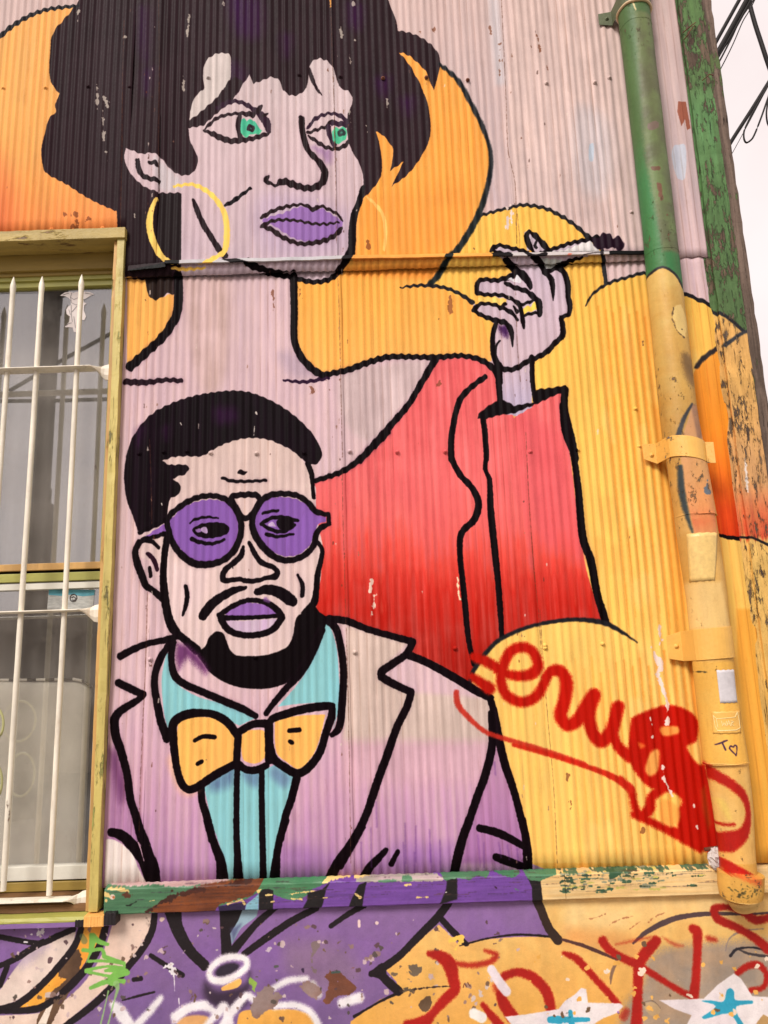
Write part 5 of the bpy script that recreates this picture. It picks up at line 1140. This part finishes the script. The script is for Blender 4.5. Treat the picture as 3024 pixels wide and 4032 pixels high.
# ------------------------------------------------------------------ window (part of the house)
xci = xw - .047
M['rebate'] = paint_mat('tan_rebate_paint', color=(206, 160, 92), rough=.55, var=.3, vs=(1, 1, .1), vscale=20, bump=.001, peel=.22, pscale=20, pstretch=(1, 1, .2), under=(170, 168, 84), under2=(120, 90, 50))
win = wood('window', xci + .016, xw - .0005, -.030, .02, Z(440, 3590, .03), z_wtop, 'casing', house, None, 60, .0012, 8)   # right casing; the rest hangs under it
win.name = 'window'
zs = Z(200, 3600, .03)
wood('left_casing', x_win_l, x_win_l + .047, -.030, .02, zs, z_wtop, 'casing', win, None, 60, .0012, 9)
# head: front edge, soffit and lintel
wood('head_board', x_win_l, xw + .003, -.038, .07, Z(250, 943, .038), z_wtop + .004, 'head', win, None, 50, .001, 10, 'x')
zq = Z(250, 943, .038)
wood('casing_rebate', xci, xci + .015, -.016, .02, zs, zq, 'rebate', win, None, 60, .001, 19)
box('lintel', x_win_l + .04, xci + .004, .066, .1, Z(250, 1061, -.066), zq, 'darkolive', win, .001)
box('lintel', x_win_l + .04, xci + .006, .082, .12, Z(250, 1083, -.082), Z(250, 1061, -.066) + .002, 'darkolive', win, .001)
box('lintel', x_win_l + .04, xci + .008, .090, .12, Z(250, 1102, -.09), Z(250, 1083, -.082) + .002, 'olive', win, .001)
box('jamb', xci + .003, xci + .03, .02, .2, zs, zq, 'olive', win, .001)
box('jamb', x_win_l + .02, x_win_l + .044, .02, .2, zs, zq, 'olive', win, .001)
YG = .118
def sash(tagname, zt, zb_, top, bot, stile, mat, y0, y1, xr, rc=0.0):
    xl = x_win_l + .045; V, Fc = merge(boxvf(xl, xr, y0, y1, zt - top, zt), boxvf(xl, xl + stile, y0, y1, zb_ + bot, zt - top), boxvf(xr - stile, xr, y0, y1, zb_ + bot, zt - top))
    o = part(tagname, V, Fc, mat, win, bevel=.0015)
    return o
zu_t = Z(250, 1105, -.1); zu_g = Z(250, 1128, -.1); zu_b = Z(250, 2216, -.1); zu_r = Z(250, 2243, -.1)
xsu = X(453, 1200, -.1); xgu = X(437, 1200, -.1)
up_s = sash('upper_sash', zu_t, zu_r, zu_t - zu_g, zu_b - zu_r, xci + .02 - xgu, 'olive', .1, .13, xci + .02)
box('bottom_rail', x_win_l + .045, xci + .012, .094, .13, zu_r, zu_b, 'rebate', win, .002)
box('dark_gap', x_win_l + .045, xci + .01, .112, .13, Z(250, 2252, -.1), zu_r, 'dark', win, 0)
zt2 = Z(250, 2286, -.095)
box('transom', x_win_l + .045, xci + .012, .098, .13, zt2, Z(250, 2253, -.095), 'olive', win, .002)
part('pane', [(x_win_l + .05, YG, zu_b - .002), (xgu + .004, YG, zu_b - .002), (xgu + .004, YG, zu_g + .002), (x_win_l + .05, YG, zu_g + .002),
              (x_win_l + .05, YG + .003, zu_b - .002), (xgu + .004, YG + .003, zu_b - .002), (xgu + .004, YG + .003, zu_g + .002), (x_win_l + .05, YG + .003, zu_g + .002)],
     [(0, 1, 2, 3), (7, 6, 5, 4), (0, 4, 5, 1), (1, 5, 6, 2), (2, 6, 7, 3), (3, 7, 4, 0)], 'glass', win)
# white lower sash with a rounded outer corner
zl_t = Z(250, 2294, -.1); zl_g = Z(250, 2318, -.1); zl_gb = Z(250, 3408, -.1); zl_b = Z(250, 3463, -.1)
xo = X(388, 2900, -.1); xi = X(366, 2900, -.1)
def rounded(xl, xr, z0, z1, r, n=8):
    P = [(xl, z1), (xl, z0)]
    for k in range(n + 1): g = -math.pi / 2 + k * math.pi / 2 / n; P.append((xr - r + r * math.cos(g), z0 + r + r * math.sin(g)))
    P.append((xr, z1)); return P
def ring(outer, inner, y0, y1):
    n = len(outer); V = [(x, y0, z) for x, z in outer] + [(x, y0, z) for x, z in inner] + [(x, y1, z) for x, z in outer] + [(x, y1, z) for x, z in inner]; Fc = []
    for i in range(n):
        j = (i + 1) % n
        Fc += [(i, j, n + j, n + i), (2 * n + j, 2 * n + i, 3 * n + i, 3 * n + j), (j, i, 2 * n + i, 2 * n + j), (n + i, n + j, 3 * n + j, 3 * n + i)]
    return V, Fc
V, Fc = ring(rounded(x_win_l + .05, xo, zl_b, zl_t, .022), rounded(x_win_l + .075, xi, zl_gb, zl_g, .004), .098, .128)
part('lower_sash', V, Fc, 'white', win, bevel=.0015)
box('jamb_liner', xo + .001, xci + .012, .106, .14, zl_b - .03, zt2, 'olive', win, .001)
box('dark_gap', x_win_l + .045, xci + .01, .112, .13, zl_b - .03, zl_b + .03, 'dark', win, 0)
v, f = boxvf(x_win_l + .07, xi + .004, YG, YG + .003, zl_gb - .004, zl_g + .004); part('pane', v, f, 'glass', win)
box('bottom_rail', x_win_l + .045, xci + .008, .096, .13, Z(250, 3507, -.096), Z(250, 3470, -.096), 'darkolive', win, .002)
# sill: weathered slab sloping outwards, and the ledge under it
def slab(name, xa, xb, prof, mat, seed, wob=.002, parent=win, canvas=None, n=40):
    rnd = random.Random(seed); V = []; Fc = []; m = len(prof)
    for i in range(n + 1):
        x = xa + (xb - xa) * i / n
        for (y, z) in prof: V.append((x, y + rnd.uniform(-wob, wob), z + rnd.uniform(-wob, wob) * .6))
    for i in range(n):
        for k in range(m): q = i * m; Fc.append((q + k, q + (k + 1) % m, q + m + (k + 1) % m, q + m + k))
    Fc += [tuple(range(m))[::-1], tuple(n * m + k for k in range(m))]
    return part(name, V, Fc, mat, parent, bevel=.001, canvas=canvas)
za = Z(200, 3508, -.09); zb1 = Z(200, 3562, .0); zb2 = Z(200, 3592, .01)
slab('sill', x_win_l + .03, xci + .002, [(.13, za), (.02, zb1 + .004), (-.004, zb1), (-.010, zb2), (.13, zb2)], 'sillwood', 21)
zc1 = Z(200, 3596, .02); zc2 = Z(200, 3612, .045); zc3 = Z(200, 3634, .052); zc4 = Z(200, 3654, .052)
slab('ledge', x_win_l + .0, xci + .012, [(.1, zb2), (-.012, zb2 - .002), (-.045, zc2), (-.052, zc3 + .006), (-.052, zc3), (.02, zc3)], 'olive', 22, .0012)
M['ledgepaint'] = paint_mat('ledge_front_paint', color=(138, 102, 160), rough=.55, var=.15, bump=.0012, peel=.05)
slab('ledge_front', x_win_l - .0, X(452, 3630, .05), [(.0, zc3 - .0005), (-.051, zc3 - .0005), (-.051, zc4), (.0, zc4)], 'ledgepaint', 23, .0008)
M['orange_end'] = paint_mat('orange_end_paint', color=(250, 186, 100), rough=.55, var=.15, bump=.0012, peel=.06)
slab('ledge_end', X(330, 3620, .053), X(408, 3620, .053), [(.0, zc2 + .004), (-.0535, zc2 + .001), (-.0535, zc4 - .001), (.0, zc4 - .001)], 'orange_end', 24, .001)
M['black_end'] = paint_mat('black_end_paint', color=(30, 22, 26), rough=.5, var=.2, bump=.0015, peel=.12, under=(190, 180, 170), under2=(90, 110, 80))
slab('ledge_end', X(409, 3610, .054), X(456, 3610, .054), [(.0, zb2 + .008), (-.0545, zb2 + .004), (-.0545, zc4 + .003), (.0, zc4 + .003)], 'black_end', 25, .0018, n=12)
slab('ledge_end', X(296, 3625, .0535), X(329, 3625, .0535), [(.0, zc2 - .006), (-.0538, zc2 - .009), (-.0538, zc4), (.0, zc4)], 'black_end', 26, .0015, n=8)
# what stands behind the glass
def folds(name, xa, xb, z0, z1, y, mat, amp=.012, k=40, seed=0):
    n = 120; V = []; Fc = []
    for i in range(n + 1):
        x = xa + (xb - xa) * i / n; yy = y + amp * math.sin(x * k + seed) + amp * .5 * math.sin(x * k * 2.3 + 1)
        V += [(x, yy, z0), (x, yy, z1)]
    for i in range(n): Fc.append((2 * i, 2 * i + 2, 2 * i + 3, 2 * i + 1))
    o = part(name, V, Fc, mat, None, smooth=True); sm = o.modifiers.new('solid', 'SOLIDIFY'); sm.thickness = .002; return o
tag(folds('curtain', x_win_l + .05, xw, z_board - .1, z_wtop, .3, 'curtain'), 'dark grey curtain hanging behind the upper and lower window glass', 'curtain')
zm_t = Z(200, 2668, -.17); xm_r = X(366, 2700, -.17)
def mattress():
    t = thing('mattress', (x_win_l + .6, .2, zl_b), 'stained beige mattress with checked piping standing behind the lower window pane', 'mattress')
    V = []; nx, nz = 40, 30; xa = x_win_l + .06; Fc = []
    for j in range(nz + 1):
        for i in range(nx + 1):
            u = i / nx; v = j / nz
            x = xa + (xm_r - xa) * u; zt = zm_t + .008 * math.sin(u * 5) - .03 * max(0, (u - .94) / .06) ** 2
            z = zl_b - .05 + (zt - zl_b + .05) * v
            e = min(u, 1 - u) * 12; y = .136 + .02 * math.exp(-e * 3) + .02 * max(0, (v - .93) / .07) ** 2 + .003 * math.sin(x * 14) * math.sin(z * 9)
            V.append((x, y, z))
    w = nx + 1
    for j in range(nz):
        for i in range(nx): Fc.append((j * w + i, j * w + i + 1, (j + 1) * w + i + 1, (j + 1) * w + i))
    o = part('cover', V, Fc, 'mattress', t, smooth=True); sm = o.modifiers.new('solid', 'SOLIDIFY'); sm.thickness = .06; sm.offset = -1
    n = 34; fm = []; VV = []; FF = []
    for i in range(n + 1):
        u = i / n; x = xa + (xm_r - xa) * u; zt = zm_t + .008 * math.sin(u * 5) - .03 * max(0, (u - .94) / .06) ** 2
        for k in range(6): g = k * math.pi / 3; VV.append((x, .150 + .006 * math.cos(g), zt + .006 * math.sin(g)))
    for i in range(n):
        for k in range(6): FF.append((i * 6 + k, i * 6 + (k + 1) % 6, i * 6 + 6 + (k + 1) % 6, i * 6 + 6 + k)); fm.append(i % 2)
    part('piping', VV, FF, None, t, mats=['mattress', 'checker_dark'], fmat=fm, smooth=True)
mattress()

# ------------------------------------------------------------------ window grille
gr = thing('window_grille', (x_win_l + .6, 0, zb1), 'white wrought iron grille with spear tipped bars over the window', 'window grille')
def bar(p_top, p_bot, d, parent=gr):
    a = P3(*p_top, d); b = P3(*p_bot, d); x = (a.x + b.x) / 2
    P = [(x, -d, a.z), (x, -d, a.z - .012), (x, -d, a.z - .034), (x, -d, a.z - .050), (x, -d, a.z - .07)]
    r = [.0012, .005, .0105, .0115, .0098]
    n = 26
    for i in range(1, n + 1):
        z = a.z - .07 + (b.z - a.z + .07) * i / n; P.append((x + .0008 * math.sin(z * 3 + x * 9), -d, z)); r.append(.0098 + .0003 * math.sin(z * 40))
    tube('bar', P, r, 'bar', parent, 12)
    return x
DB = .004
xs = [bar((12, 1092), (-72, 3540), DB), bar((169, 1088), (10, 3508), DB), bar((326, 1081), (190, 3525), DB)]
print('bars', xs)
sp = xs[2] - xs[1]
for k in range(1, 6):
    x = xs[0] - sp * k
    if x < x_win_l + .09: break
    q = to_px(np.array([x, -DB, P3(12, 1092, DB).z])); q2 = to_px(np.array([x, -DB, P3(10, 3508, DB).z])); bar(tuple(q), tuple(q2), DB)
def crossbar(z, w=.062, th=.009, lug_h=.05, rust=False):
    xa, xb = x_win_l + .05, xci + .004; xe = xb - .072
    S = [(xa, th, w)]; n = 20
    V = []; Fc = []
    secs = [(xa + (xe - xa) * i / n, .5 * th, .5 * w, 0) for i in range(n + 1)]
    secs += [(xe + .006, .005, .026, .05), (xe + .018, .010, .018, .3), (xe + .032, .020, .012, .8), (xe + .044, .030, .011, 1), (xe + .058, .033, .011, 1), (xb - .001, .030, .012, 1)]
    for x, hz, hy, t in secs:
        for k in range(8):
            g = k * math.pi / 4 + math.pi / 8; V.append((x, -DB + .0 + hy * 1.08 * math.cos(g) + t * .02, z + hz * 1.08 * math.sin(g) - .0 - t * .012))
    for i in range(len(secs) - 1):
        for k in range(8): Fc.append((i * 8 + k, i * 8 + (k + 1) % 8, i * 8 + 8 + (k + 1) % 8, i * 8 + 8 + k))
    Fc += [tuple(range(8))[::-1], tuple((len(secs) - 1) * 8 + k for k in range(8))]
    part('crossbar', V, Fc, 'bar', gr, bevel=.0012)
crossbar(Z(300, 1452, DB)); crossbar(Z(250, 2405, DB)); crossbar(Z(150, 3543, DB), lug_h=.06)
for (yy, rx, rz) in ((2855, .062, .075), (3085, .05, .078)):
    c = P3(8, yy, DB); P = [(c.x - .022 - rx * .55 + rx * math.cos(t * math.pi / 14), -DB - .002, c.z + rz * math.sin(t * math.pi / 14)) for t in range(29)]
    tube('scroll', P, .0045, 'scroll', gr, 8)

# stickers and cutout on the panes
def flatshape(name, pts, d, mat, th=.0006, parent=None):
    n = len(pts); V = [P3(x, y, d) for x, y in pts]; V2 = [(v.x, v.y + th, v.z) for v in V]
    Fc = [tuple(range(n))[::-1], tuple(range(n, 2 * n))] + [((i + 1) % n, i, n + i, n + (i + 1) % n) for i in range(n)]
    o = part(name, list(V) + V2, Fc, mat, parent)
    return o
def ribbon(pts, w, d, y_off=.0006):
    """thin raised line through photo points"""
    P = [P3(x, y, d) for x, y in pts]; V = []; Fc = []
    for i, p in enumerate(P):
        t = (P[min(i + 1, len(P) - 1)] - P[max(i - 1, 0)]).normalized(); nrm = Vector((-t.z, 0, t.x)) * w / 2
        V += [p + nrm - Vector((0, y_off, 0)), p - nrm - Vector((0, y_off, 0)), p + nrm, p - nrm]
    for i in range(len(P) - 1):
        a, b = i * 4, i * 4 + 4; Fc += [(a, a + 1, b + 1, b), (a + 2, b + 2, b + 3, a + 3), (a, b, b + 2, a + 2), (a + 1, a + 3, b + 3, b + 1)]
    return V, Fc
DG = -(YG - .0012)
pts, _, _ = path("U 785,378 850,335 920,330 960,342 1000,328 1090,325 1180,335 1230,360 1190,375 1130,410 1090,430 1095,465 1130,480 1100,505 1095,570 1125,650 1100,700 1060,690 1030,850 965,855 950,795 845,790 880,745 905,720 915,650 870,620 865,560 890,520 925,500 925,440 900,410 850,385")
cut = thing('paper_cutout', P3(300, 1300, DG), 'white paper cutout of a small big-eared figure stuck on the upper pane', 'sticker')
flatshape('paper', [tuple(p) for p in pts], DG, 'cutout', parent=cut)
lines = ["U 940,340 920,400 935,470 990,500 1030,490", "U 920,400 965,430 1030,400 1090,430", "U 930,500 930,600 945,720", "U 1020,500 940,590", "U 965,650 985,800", "U 860,770 900,740 940,735", "U 900,560 920,630", "U 820,370 900,345", "U 1110,345 1200,360"]
v, f = merge(*[ribbon([tuple(p) for p in path(q)[0]], .0012, DG + .0007) for q in lines]); part('drawn_line', v, f, 'ink', cut)
lab = thing('faded_label', P3(280, 2360, DG), 'faded blue and grey rectangular label on the lower pane behind the bars', 'sticker')
def tilebox(name, spec, d, mat, parent=None): return flatshape(name, [tuple(p) for p in path(spec)[0]], d, mat, parent=parent)
tilebox('paper', "N 318,1028 600,1032 618,1034 605,1160 308,1160", DG, 'label_grey', lab)
tilebox('blue_band', "N 320,1028 440,1030 620,1033 615,1068 540,1075 470,1062 400,1072 318,1066", DG + .0007, 'label_blue', lab)
c = P3(289, 2354, DG + .0014); v, f = tubevf([(c.x + .013 * math.cos(t * math.pi / 8), c.y, c.z + .014 * math.sin(t * math.pi / 8)) for t in range(17)], .0016, 6); part('round_print', v, f, 'ink', lab)
v, f = merge(ribbon([tuple(p) for p in path("N 466,1085 480,1076 494,1086 488,1100 470,1098")[0]], .003, DG + .0014)); part('round_print', v, f, 'ink', lab)

# ------------------------------------------------------------------ drainpipe
pipe = thing('drainpipe', (X(2900, 3500, .1), -.09, zb), 'fat drainpipe, green above and yellow below, strapped to the wall beside the corner post', 'drainpipe')
RW = []
def section(table, name='pipe_section', gap=.012, mat='pipe', n=28, back=-.012):
    P = []; rad = []
    for (y, xl, xr) in table:
        r = .055
        for _ in range(4):
            d = -back + gap + r; a = P3(xl, y, d); b = P3(xr, y, d); r = (b.x - a.x) / 2
        P.append(((a.x + b.x) / 2, -d, (a.z + b.z) / 2)); rad.append(r)
    zz = [p[2] for p in P]
    # resample finely for a straight, slightly dented pipe
    Q = []; rr = []
    n2 = max(3, int((zz[0] - zz[-1]) / .05))
    for i in range(n2 + 1):
        z = zz[0] + (zz[-1] - zz[0]) * i / n2
        Q.append((float(np.interp(-z, [-q for q in zz], [p[0] for p in P])), float(np.interp(-z, [-q for q in zz], [p[1] for p in P])), z)); rr.append(float(np.interp(-z, [-q for q in zz], rad)) + .0005 * math.sin(z * 17))
    v, f = tubevf(Q, rr, n); RW.append((Q, rr))
    part(name, v, f, mat, pipe, smooth=True, canvas='pipe')
    return Q, rr
S1 = section([(-250, 2421, 2541), (60, 2436, 2557), (874, 2529, 2655), (1222, 2560, 2694), (1644, 2602, 2744), (2040, 2660, 2818)])
S2 = section([(2026, 2656, 2812), (2353, 2706, 2859), (2701, 2740, 2893), (3006, 2772, 2943)])
S3 = section([(2990, 2780, 2938), (3184, 2812, 2961), (3364, 2834, 2970), (3460, 2840, 2978)], gap=.016)
section([(3436, 2829, 3002), (3500, 2832, 3000), (3524, 2838, 2997)], 'socket', gap=.004, back=-.034)
section([(3522, 2856, 2990), (3540, 2866, 2990), (3558, 2880, 2990)], 'outlet_elbow', gap=-.03)
def pipe_at(z):
    for Q, rr in RW:
        if Q[-1][2] - 1e-6 <= z <= Q[0][2] + 1e-6:
            zz = [-q[2] for q in Q]; return float(np.interp(-z, zz, [q[0] for q in Q])), float(np.interp(-z, zz, [q[1] for q in Q])), float(np.interp(-z, zz, rr))
def seam(y_px, x_px, r=.003, mat='pipe', off=0.0):
    z = P3(x_px, y_px, .12).z; cx, cy, rr = pipe_at(z)
    P = [(cx + (rr + off) * math.cos(t * math.pi / 16), cy + (rr + off) * math.sin(t * math.pi / 16), z + .0015 * math.sin(t)) for t in range(33)]
    v, f = tubevf(P, r, 6, False); part('seam', v, f, mat, pipe, smooth=True, canvas='pipe' if mat == 'pipe' else None)
seam(2030, 2735, .0022, 'pipe'); seam(990, 2600, .001); seam(92, 2490, .001); seam(3004, 2850, .0016)
def strap(zc_, hgt, tab_w, mat, full=True, tilt=0.0, free=0.0, lab=None, ang=(200, 350), tabs='L', off=.0022):
    cx, cy, rr = pipe_at(zc_); R0 = rr + off; prof = []
    a0, a1 = ang
    prof.append((cx - R0 - tab_w, -.0185)); prof.append((cx - R0 - .006, -.0205))
    for k in range(15):
        g = R(a0 + (a1 - a0) * k / 14); prof.append((cx + R0 * math.cos(g), cy + R0 * math.sin(g)))
    if free: 
        g = R(a1); prof.append((cx + R0 * math.cos(g) + free, cy + R0 * math.sin(g) - free * .55)); 
    else: prof.append((cx + R0 + .004, -.03))
    V = []; Fc = []; n = len(prof)
    for i, (x, y) in enumerate(prof):
        e = 0.0
        if i == 0: e = hgt * .12
        dz = tilt * (x - cx)
        V += [(x, y, zc_ + dz + hgt / 2 - e), (x, y, zc_ + dz - hgt / 2 + e)]
    for i in range(n - 1): Fc.append((2 * i, 2 * i + 1, 2 * i + 3, 2 * i + 2))
    o = part('strap', V, Fc, mat, pipe); sm = o.modifiers.new('solid', 'SOLIDIFY'); sm.thickness = .0022; sm.offset = 1
    b = o.modifiers.new('bevel', 'BEVEL'); b.width = .001; b.segments = 1
    # head of the bolt in its tab
    bx = cx - R0 - tab_w * .45; part('bolt', [(bx + v[0] * 1.3, -.0215 + v[1] * 1.2, zc_ - tilt * tab_w + v[2] * 1.3) for v in SV], SF, mat, pipe, smooth=True)
zt = P3(2580, 1782, .13).z
strap(P3(2580, 1776, .12).z, .078, .055, 'bracket', tilt=-.22, free=.026, ang=(205, 330))
strap(P3(2800, 2534, .12).z, .104, .058, 'bracket', tilt=.05, ang=(200, 352))
strap(P3(2480, 10, .1).z, .07, .062, 'greenbracket', ang=(200, 352))
seam(26, 2490, .006, 'cream', .003); 
# hanger rod end poking out beside the pipe
q = [P3(*p, .03) for p in ((2774, 3345), (2800, 3341), (2840, 3336))]; tube('hanger_rod', q, .0062, 'rust', pipe, 10)
# stickers on the pipe: curved sheets that hug it
def wrap(name, spec, mat, label, off=.0012, extra=None):
    pts = path(spec)[0]; x0, y0 = pts.min(0); x1, y1 = pts.max(0)
    za_ = P3((x0 + x1) / 2, y0, .13).z; zb_ = P3((x0 + x1) / 2, y1, .13).z; nx, nz = 14, 12; V = []; Fc = []
    dx_ = [(p[0], p[1]) for p in pts]
    for j in range(nz + 1):
        z = za_ + (zb_ - za_) * j / nz; cx, cy, rr = pipe_at(z); rr += off
        y_px = y0 + (y1 - y0) * j / nz; t = j / nz
        # left and right edge of the sheet at this height, from its four corners (tl, tr, br, bl)
        lx = dx_[0][0] + (dx_[3][0] - dx_[0][0]) * t; rx = dx_[1][0] + (dx_[2][0] - dx_[1][0]) * t
        xl_ = P3(lx, y_px, -cy + rr * .6).x; xr_ = P3(rx, y_px, -cy + rr * .6).x
        for i in range(nx + 1):
            x = xl_ + (xr_ - xl_) * i / nx; u = max(-.985, min(.985, (x - cx) / rr)); g = math.asin(u)
            V.append((cx + rr * math.sin(g), cy - rr * math.cos(g), z + .0012 * math.sin(i * 1.7 + j)))
    w = nx + 1
    for j in range(nz):
        for i in range(nx): Fc.append((j * w + i, (j + 1) * w + i, (j + 1) * w + i + 1, j * w + i + 1))
    o = part(name, V, Fc, mat, None, smooth=True); sm = o.modifiers.new('solid', 'SOLIDIFY'); sm.thickness = .0005; sm.offset = 1
    tag(o, label, 'sticker'); return o
wrap('worn_label', "J 1125,880 1322,835 1290,1140 1155,1145", 'oldlabel', 'worn yellowed label peeling off the pipe above its lowest strap')
wrap('white_label', "M 1302,396 1432,394 1450,606 1326,607", 'whitelabel', 'blank white paper label just below the lowest pipe strap')
cat = wrap('cat_label', "M 1280,662 1475,675 1468,805 1292,800", 'bracket', 'small label with a cat outline and WAR in pale letters, low on the pipe')
def on_pipe(pt, off):
    z = P3(pt[0], pt[1], .14).z; cx, cy, rr = pipe_at(z); rr += off
    x = P3(pt[0], pt[1], -cy + rr * .7).x; u = max(-.98, min(.98, (x - cx) / rr)); g = math.asin(u)
    return Vector((cx + rr * math.sin(g), cy - rr * math.cos(g), z))
strokes = ["M 1295,690 1312,712 1430,700 1448,668 1460,710 1468,770 1440,782 1320,788 1308,760 1295,690", "M 1312,712 1322,768", "M 1340,725 1348,758 1356,735 1364,758 1370,725", "M 1372,758 1384,722 1396,758", "M 1376,746 1392,746", "M 1400,758 1400,724 1418,730 1402,742 1420,758", "M 1320,790 1440,784"]
V, Fc = [], []
for q in strokes:
    pp = path(q)[0]; dense = []
    for a, b in zip(pp[:-1], pp[1:]):
        for k in range(4): dense.append(a + (b - a) * k / 4)
    dense.append(pp[-1])
    v, f = tubevf([on_pipe(p, .0026) for p in dense], .0009, 5); o = len(V); V += v; Fc += [tuple(i + o for i in z) for z in f]
part('lettering', V, Fc, 'pale_ink', cat)
# crumpled paper wedged behind the pipe
def crumple():
    pts = path("S 1235,310")[0][0]; c = P3(pts[0], pts[1], .04); rnd = random.Random(4); V = []; Fc = []; n, m = 16, 12
    for j in range(m + 1):
        th = math.pi * j / m
        for i in range(n):
            g = 2 * math.pi * i / n; r = 1 + rnd.uniform(-.28, .28)
            V.append((c.x + .024 * r * math.sin(th) * math.cos(g), c.y + .018 * r * math.sin(th) * math.sin(g), c.z + .036 * (1 + rnd.uniform(-.1, .1)) * math.cos(th)))
    for j in range(m):
        for i in range(n): Fc.append((j * n + i, j * n + (i + 1) % n, (j + 1) * n + (i + 1) % n, (j + 1) * n + i))
    tag(part('crumpled_paper', V, Fc, 'paper', None), 'crumpled grey paper wedged behind the foot of the drainpipe', 'litter')
crumple()

# ------------------------------------------------------------------ cables in the sky, right of the post
def cable(spec, w, label, y=1.2, group='overhead cables past the corner of the house'):
    pp, _, _ = path(spec); pp = spline(pp, False, None, 6)
    d = -y; P = [P3(a, b, d) for a, b in pp]
    k = (DIST + y) / F_PX
    o = tube('overhead_cable', P, w * k / 2, 'cable', None, 8)
    return tag(o, label, 'cable', group)
cable("V 850,800 990,530 1250,60 1420,-250", 17, 'leftmost straight cable leaving the top of the post')
cable("V 880,900 1010,670 1200,330 1380,0 1500,-220", 22, 'thickest of the bundled cables slanting up from the post')
cable("V 900,960 1020,720 1190,440 1400,60 1540,-200", 13, 'second cable of the slanting bundle, just under the thickest')
cable("V 900,1000 1030,790 1180,500 1300,250 1490,-30 1600,-220", 8, 'thin cable under the slanting bundle')
cable("V 920,1100 1045,890 1200,580 1330,280 1420,130 1560,-150", 5, 'thinnest cable of the bundle, bowing lowest', .9)
cable("V 1380,-250 1410,0 1480,280 1570,560 1659,830 1760,1100", 20, 'heavy cable dropping steeply from the bundle to the right edge', 1.5)
cable("C 1340,1060 1425,915 1550,720 1659,545 1760,380", 17, 'heavy cable rising from the post below the bundle', 1.3)
cable("C 1380,1080 1437,980 1540,790 1659,565 1740,420", 3, 'hair-thin cable beside the heavy rising one', 1.1)
cable("C 1760,360 1659,560 1560,735 1505,850 1502,905 1520,932 1560,900 1610,780 1659,640 1740,420", 8, 'cable hanging in a narrow loop beside the post', 1.0)
cable("C 1760,480 1680,600 1650,720 1655,800 1680,830 1740,700", 8, 'short drooping cable at the right edge above the peeling post', 1.4)
cable("E 1760,1300 1659,1450 1640,1500 1560,1640", 14, 'black cable stub crossing behind the peeling yellow post', 1.2)

# ------------------------------------------------------------------ the street behind the viewer, mirrored in the panes
YV = 8.2
def mirror_pt(x, y):
    p = P3(x, y, -YV); return Vector((p.x, 2 * YG - YV, p.z))
km = 11.0 / F_PX
pl = thing('street_pole', (mirror_pt(180, 2000).x, 2 * YG - YV, -.164), 'dark street pole across the street, seen mirrored in the window panes', 'pole')
zz = [mirror_pt(180, y).z for y in (1131, 1150, 1158, 1235, 1240, 1925, 1932, 1985, 1992)]
px_ = mirror_pt(182, 1600).x; py_ = 2 * YG - YV
tube('shaft', [(px_, py_, z) for z in (zz[3], (zz[3] + zz[5]) / 2, zz[5])], 35 * km, 'pole', pl, 16)
tube('collar', [(px_, py_, z) for z in (zz[5], zz[7])], 40 * km, 'pole', pl, 16)
tube('base', [(px_, py_, z) for z in (zz[7], zz[7] - .08, -.164)], [50 * km, 54 * km, 54 * km], 'pole', pl, 16)
tube('cap', [(px_, py_, z) for z in (zz[3], zz[2], zz[1], zz[0], zz[0] + .9)], [39 * km, 40 * km, 60 * km, 60 * km, 38 * km], 'pole', pl, 16)
for spec, w, lb in (("U -300,1870 60,1659 450,1430 900,1170 1420,890 1700,740", 17, 'slanting cable across the street, mirrored in the upper pane'), ("D -300,1300 0,1292 350,1290 700,1280 1000,1272", 18, 'level cable across the street, mirrored low in the upper pane'), ("U -200,370 70,350 450,345 760,325 1200,270 1500,240", 3, 'thin wire across the street, mirrored high in the upper pane')):
    pp = path(spec)[0]; tag(tube('street_cable', [mirror_pt(*p) for p in pp], w * km / 2, 'cable', None, 8), lb, 'cable')
bw = box('street_wall', -16, 16, -13.4, -13.0, -.164, 3.1, 'stucco', None, 0); tag(bw, 'long grey wall across the street, mirrored in the lower pane', 'wall')
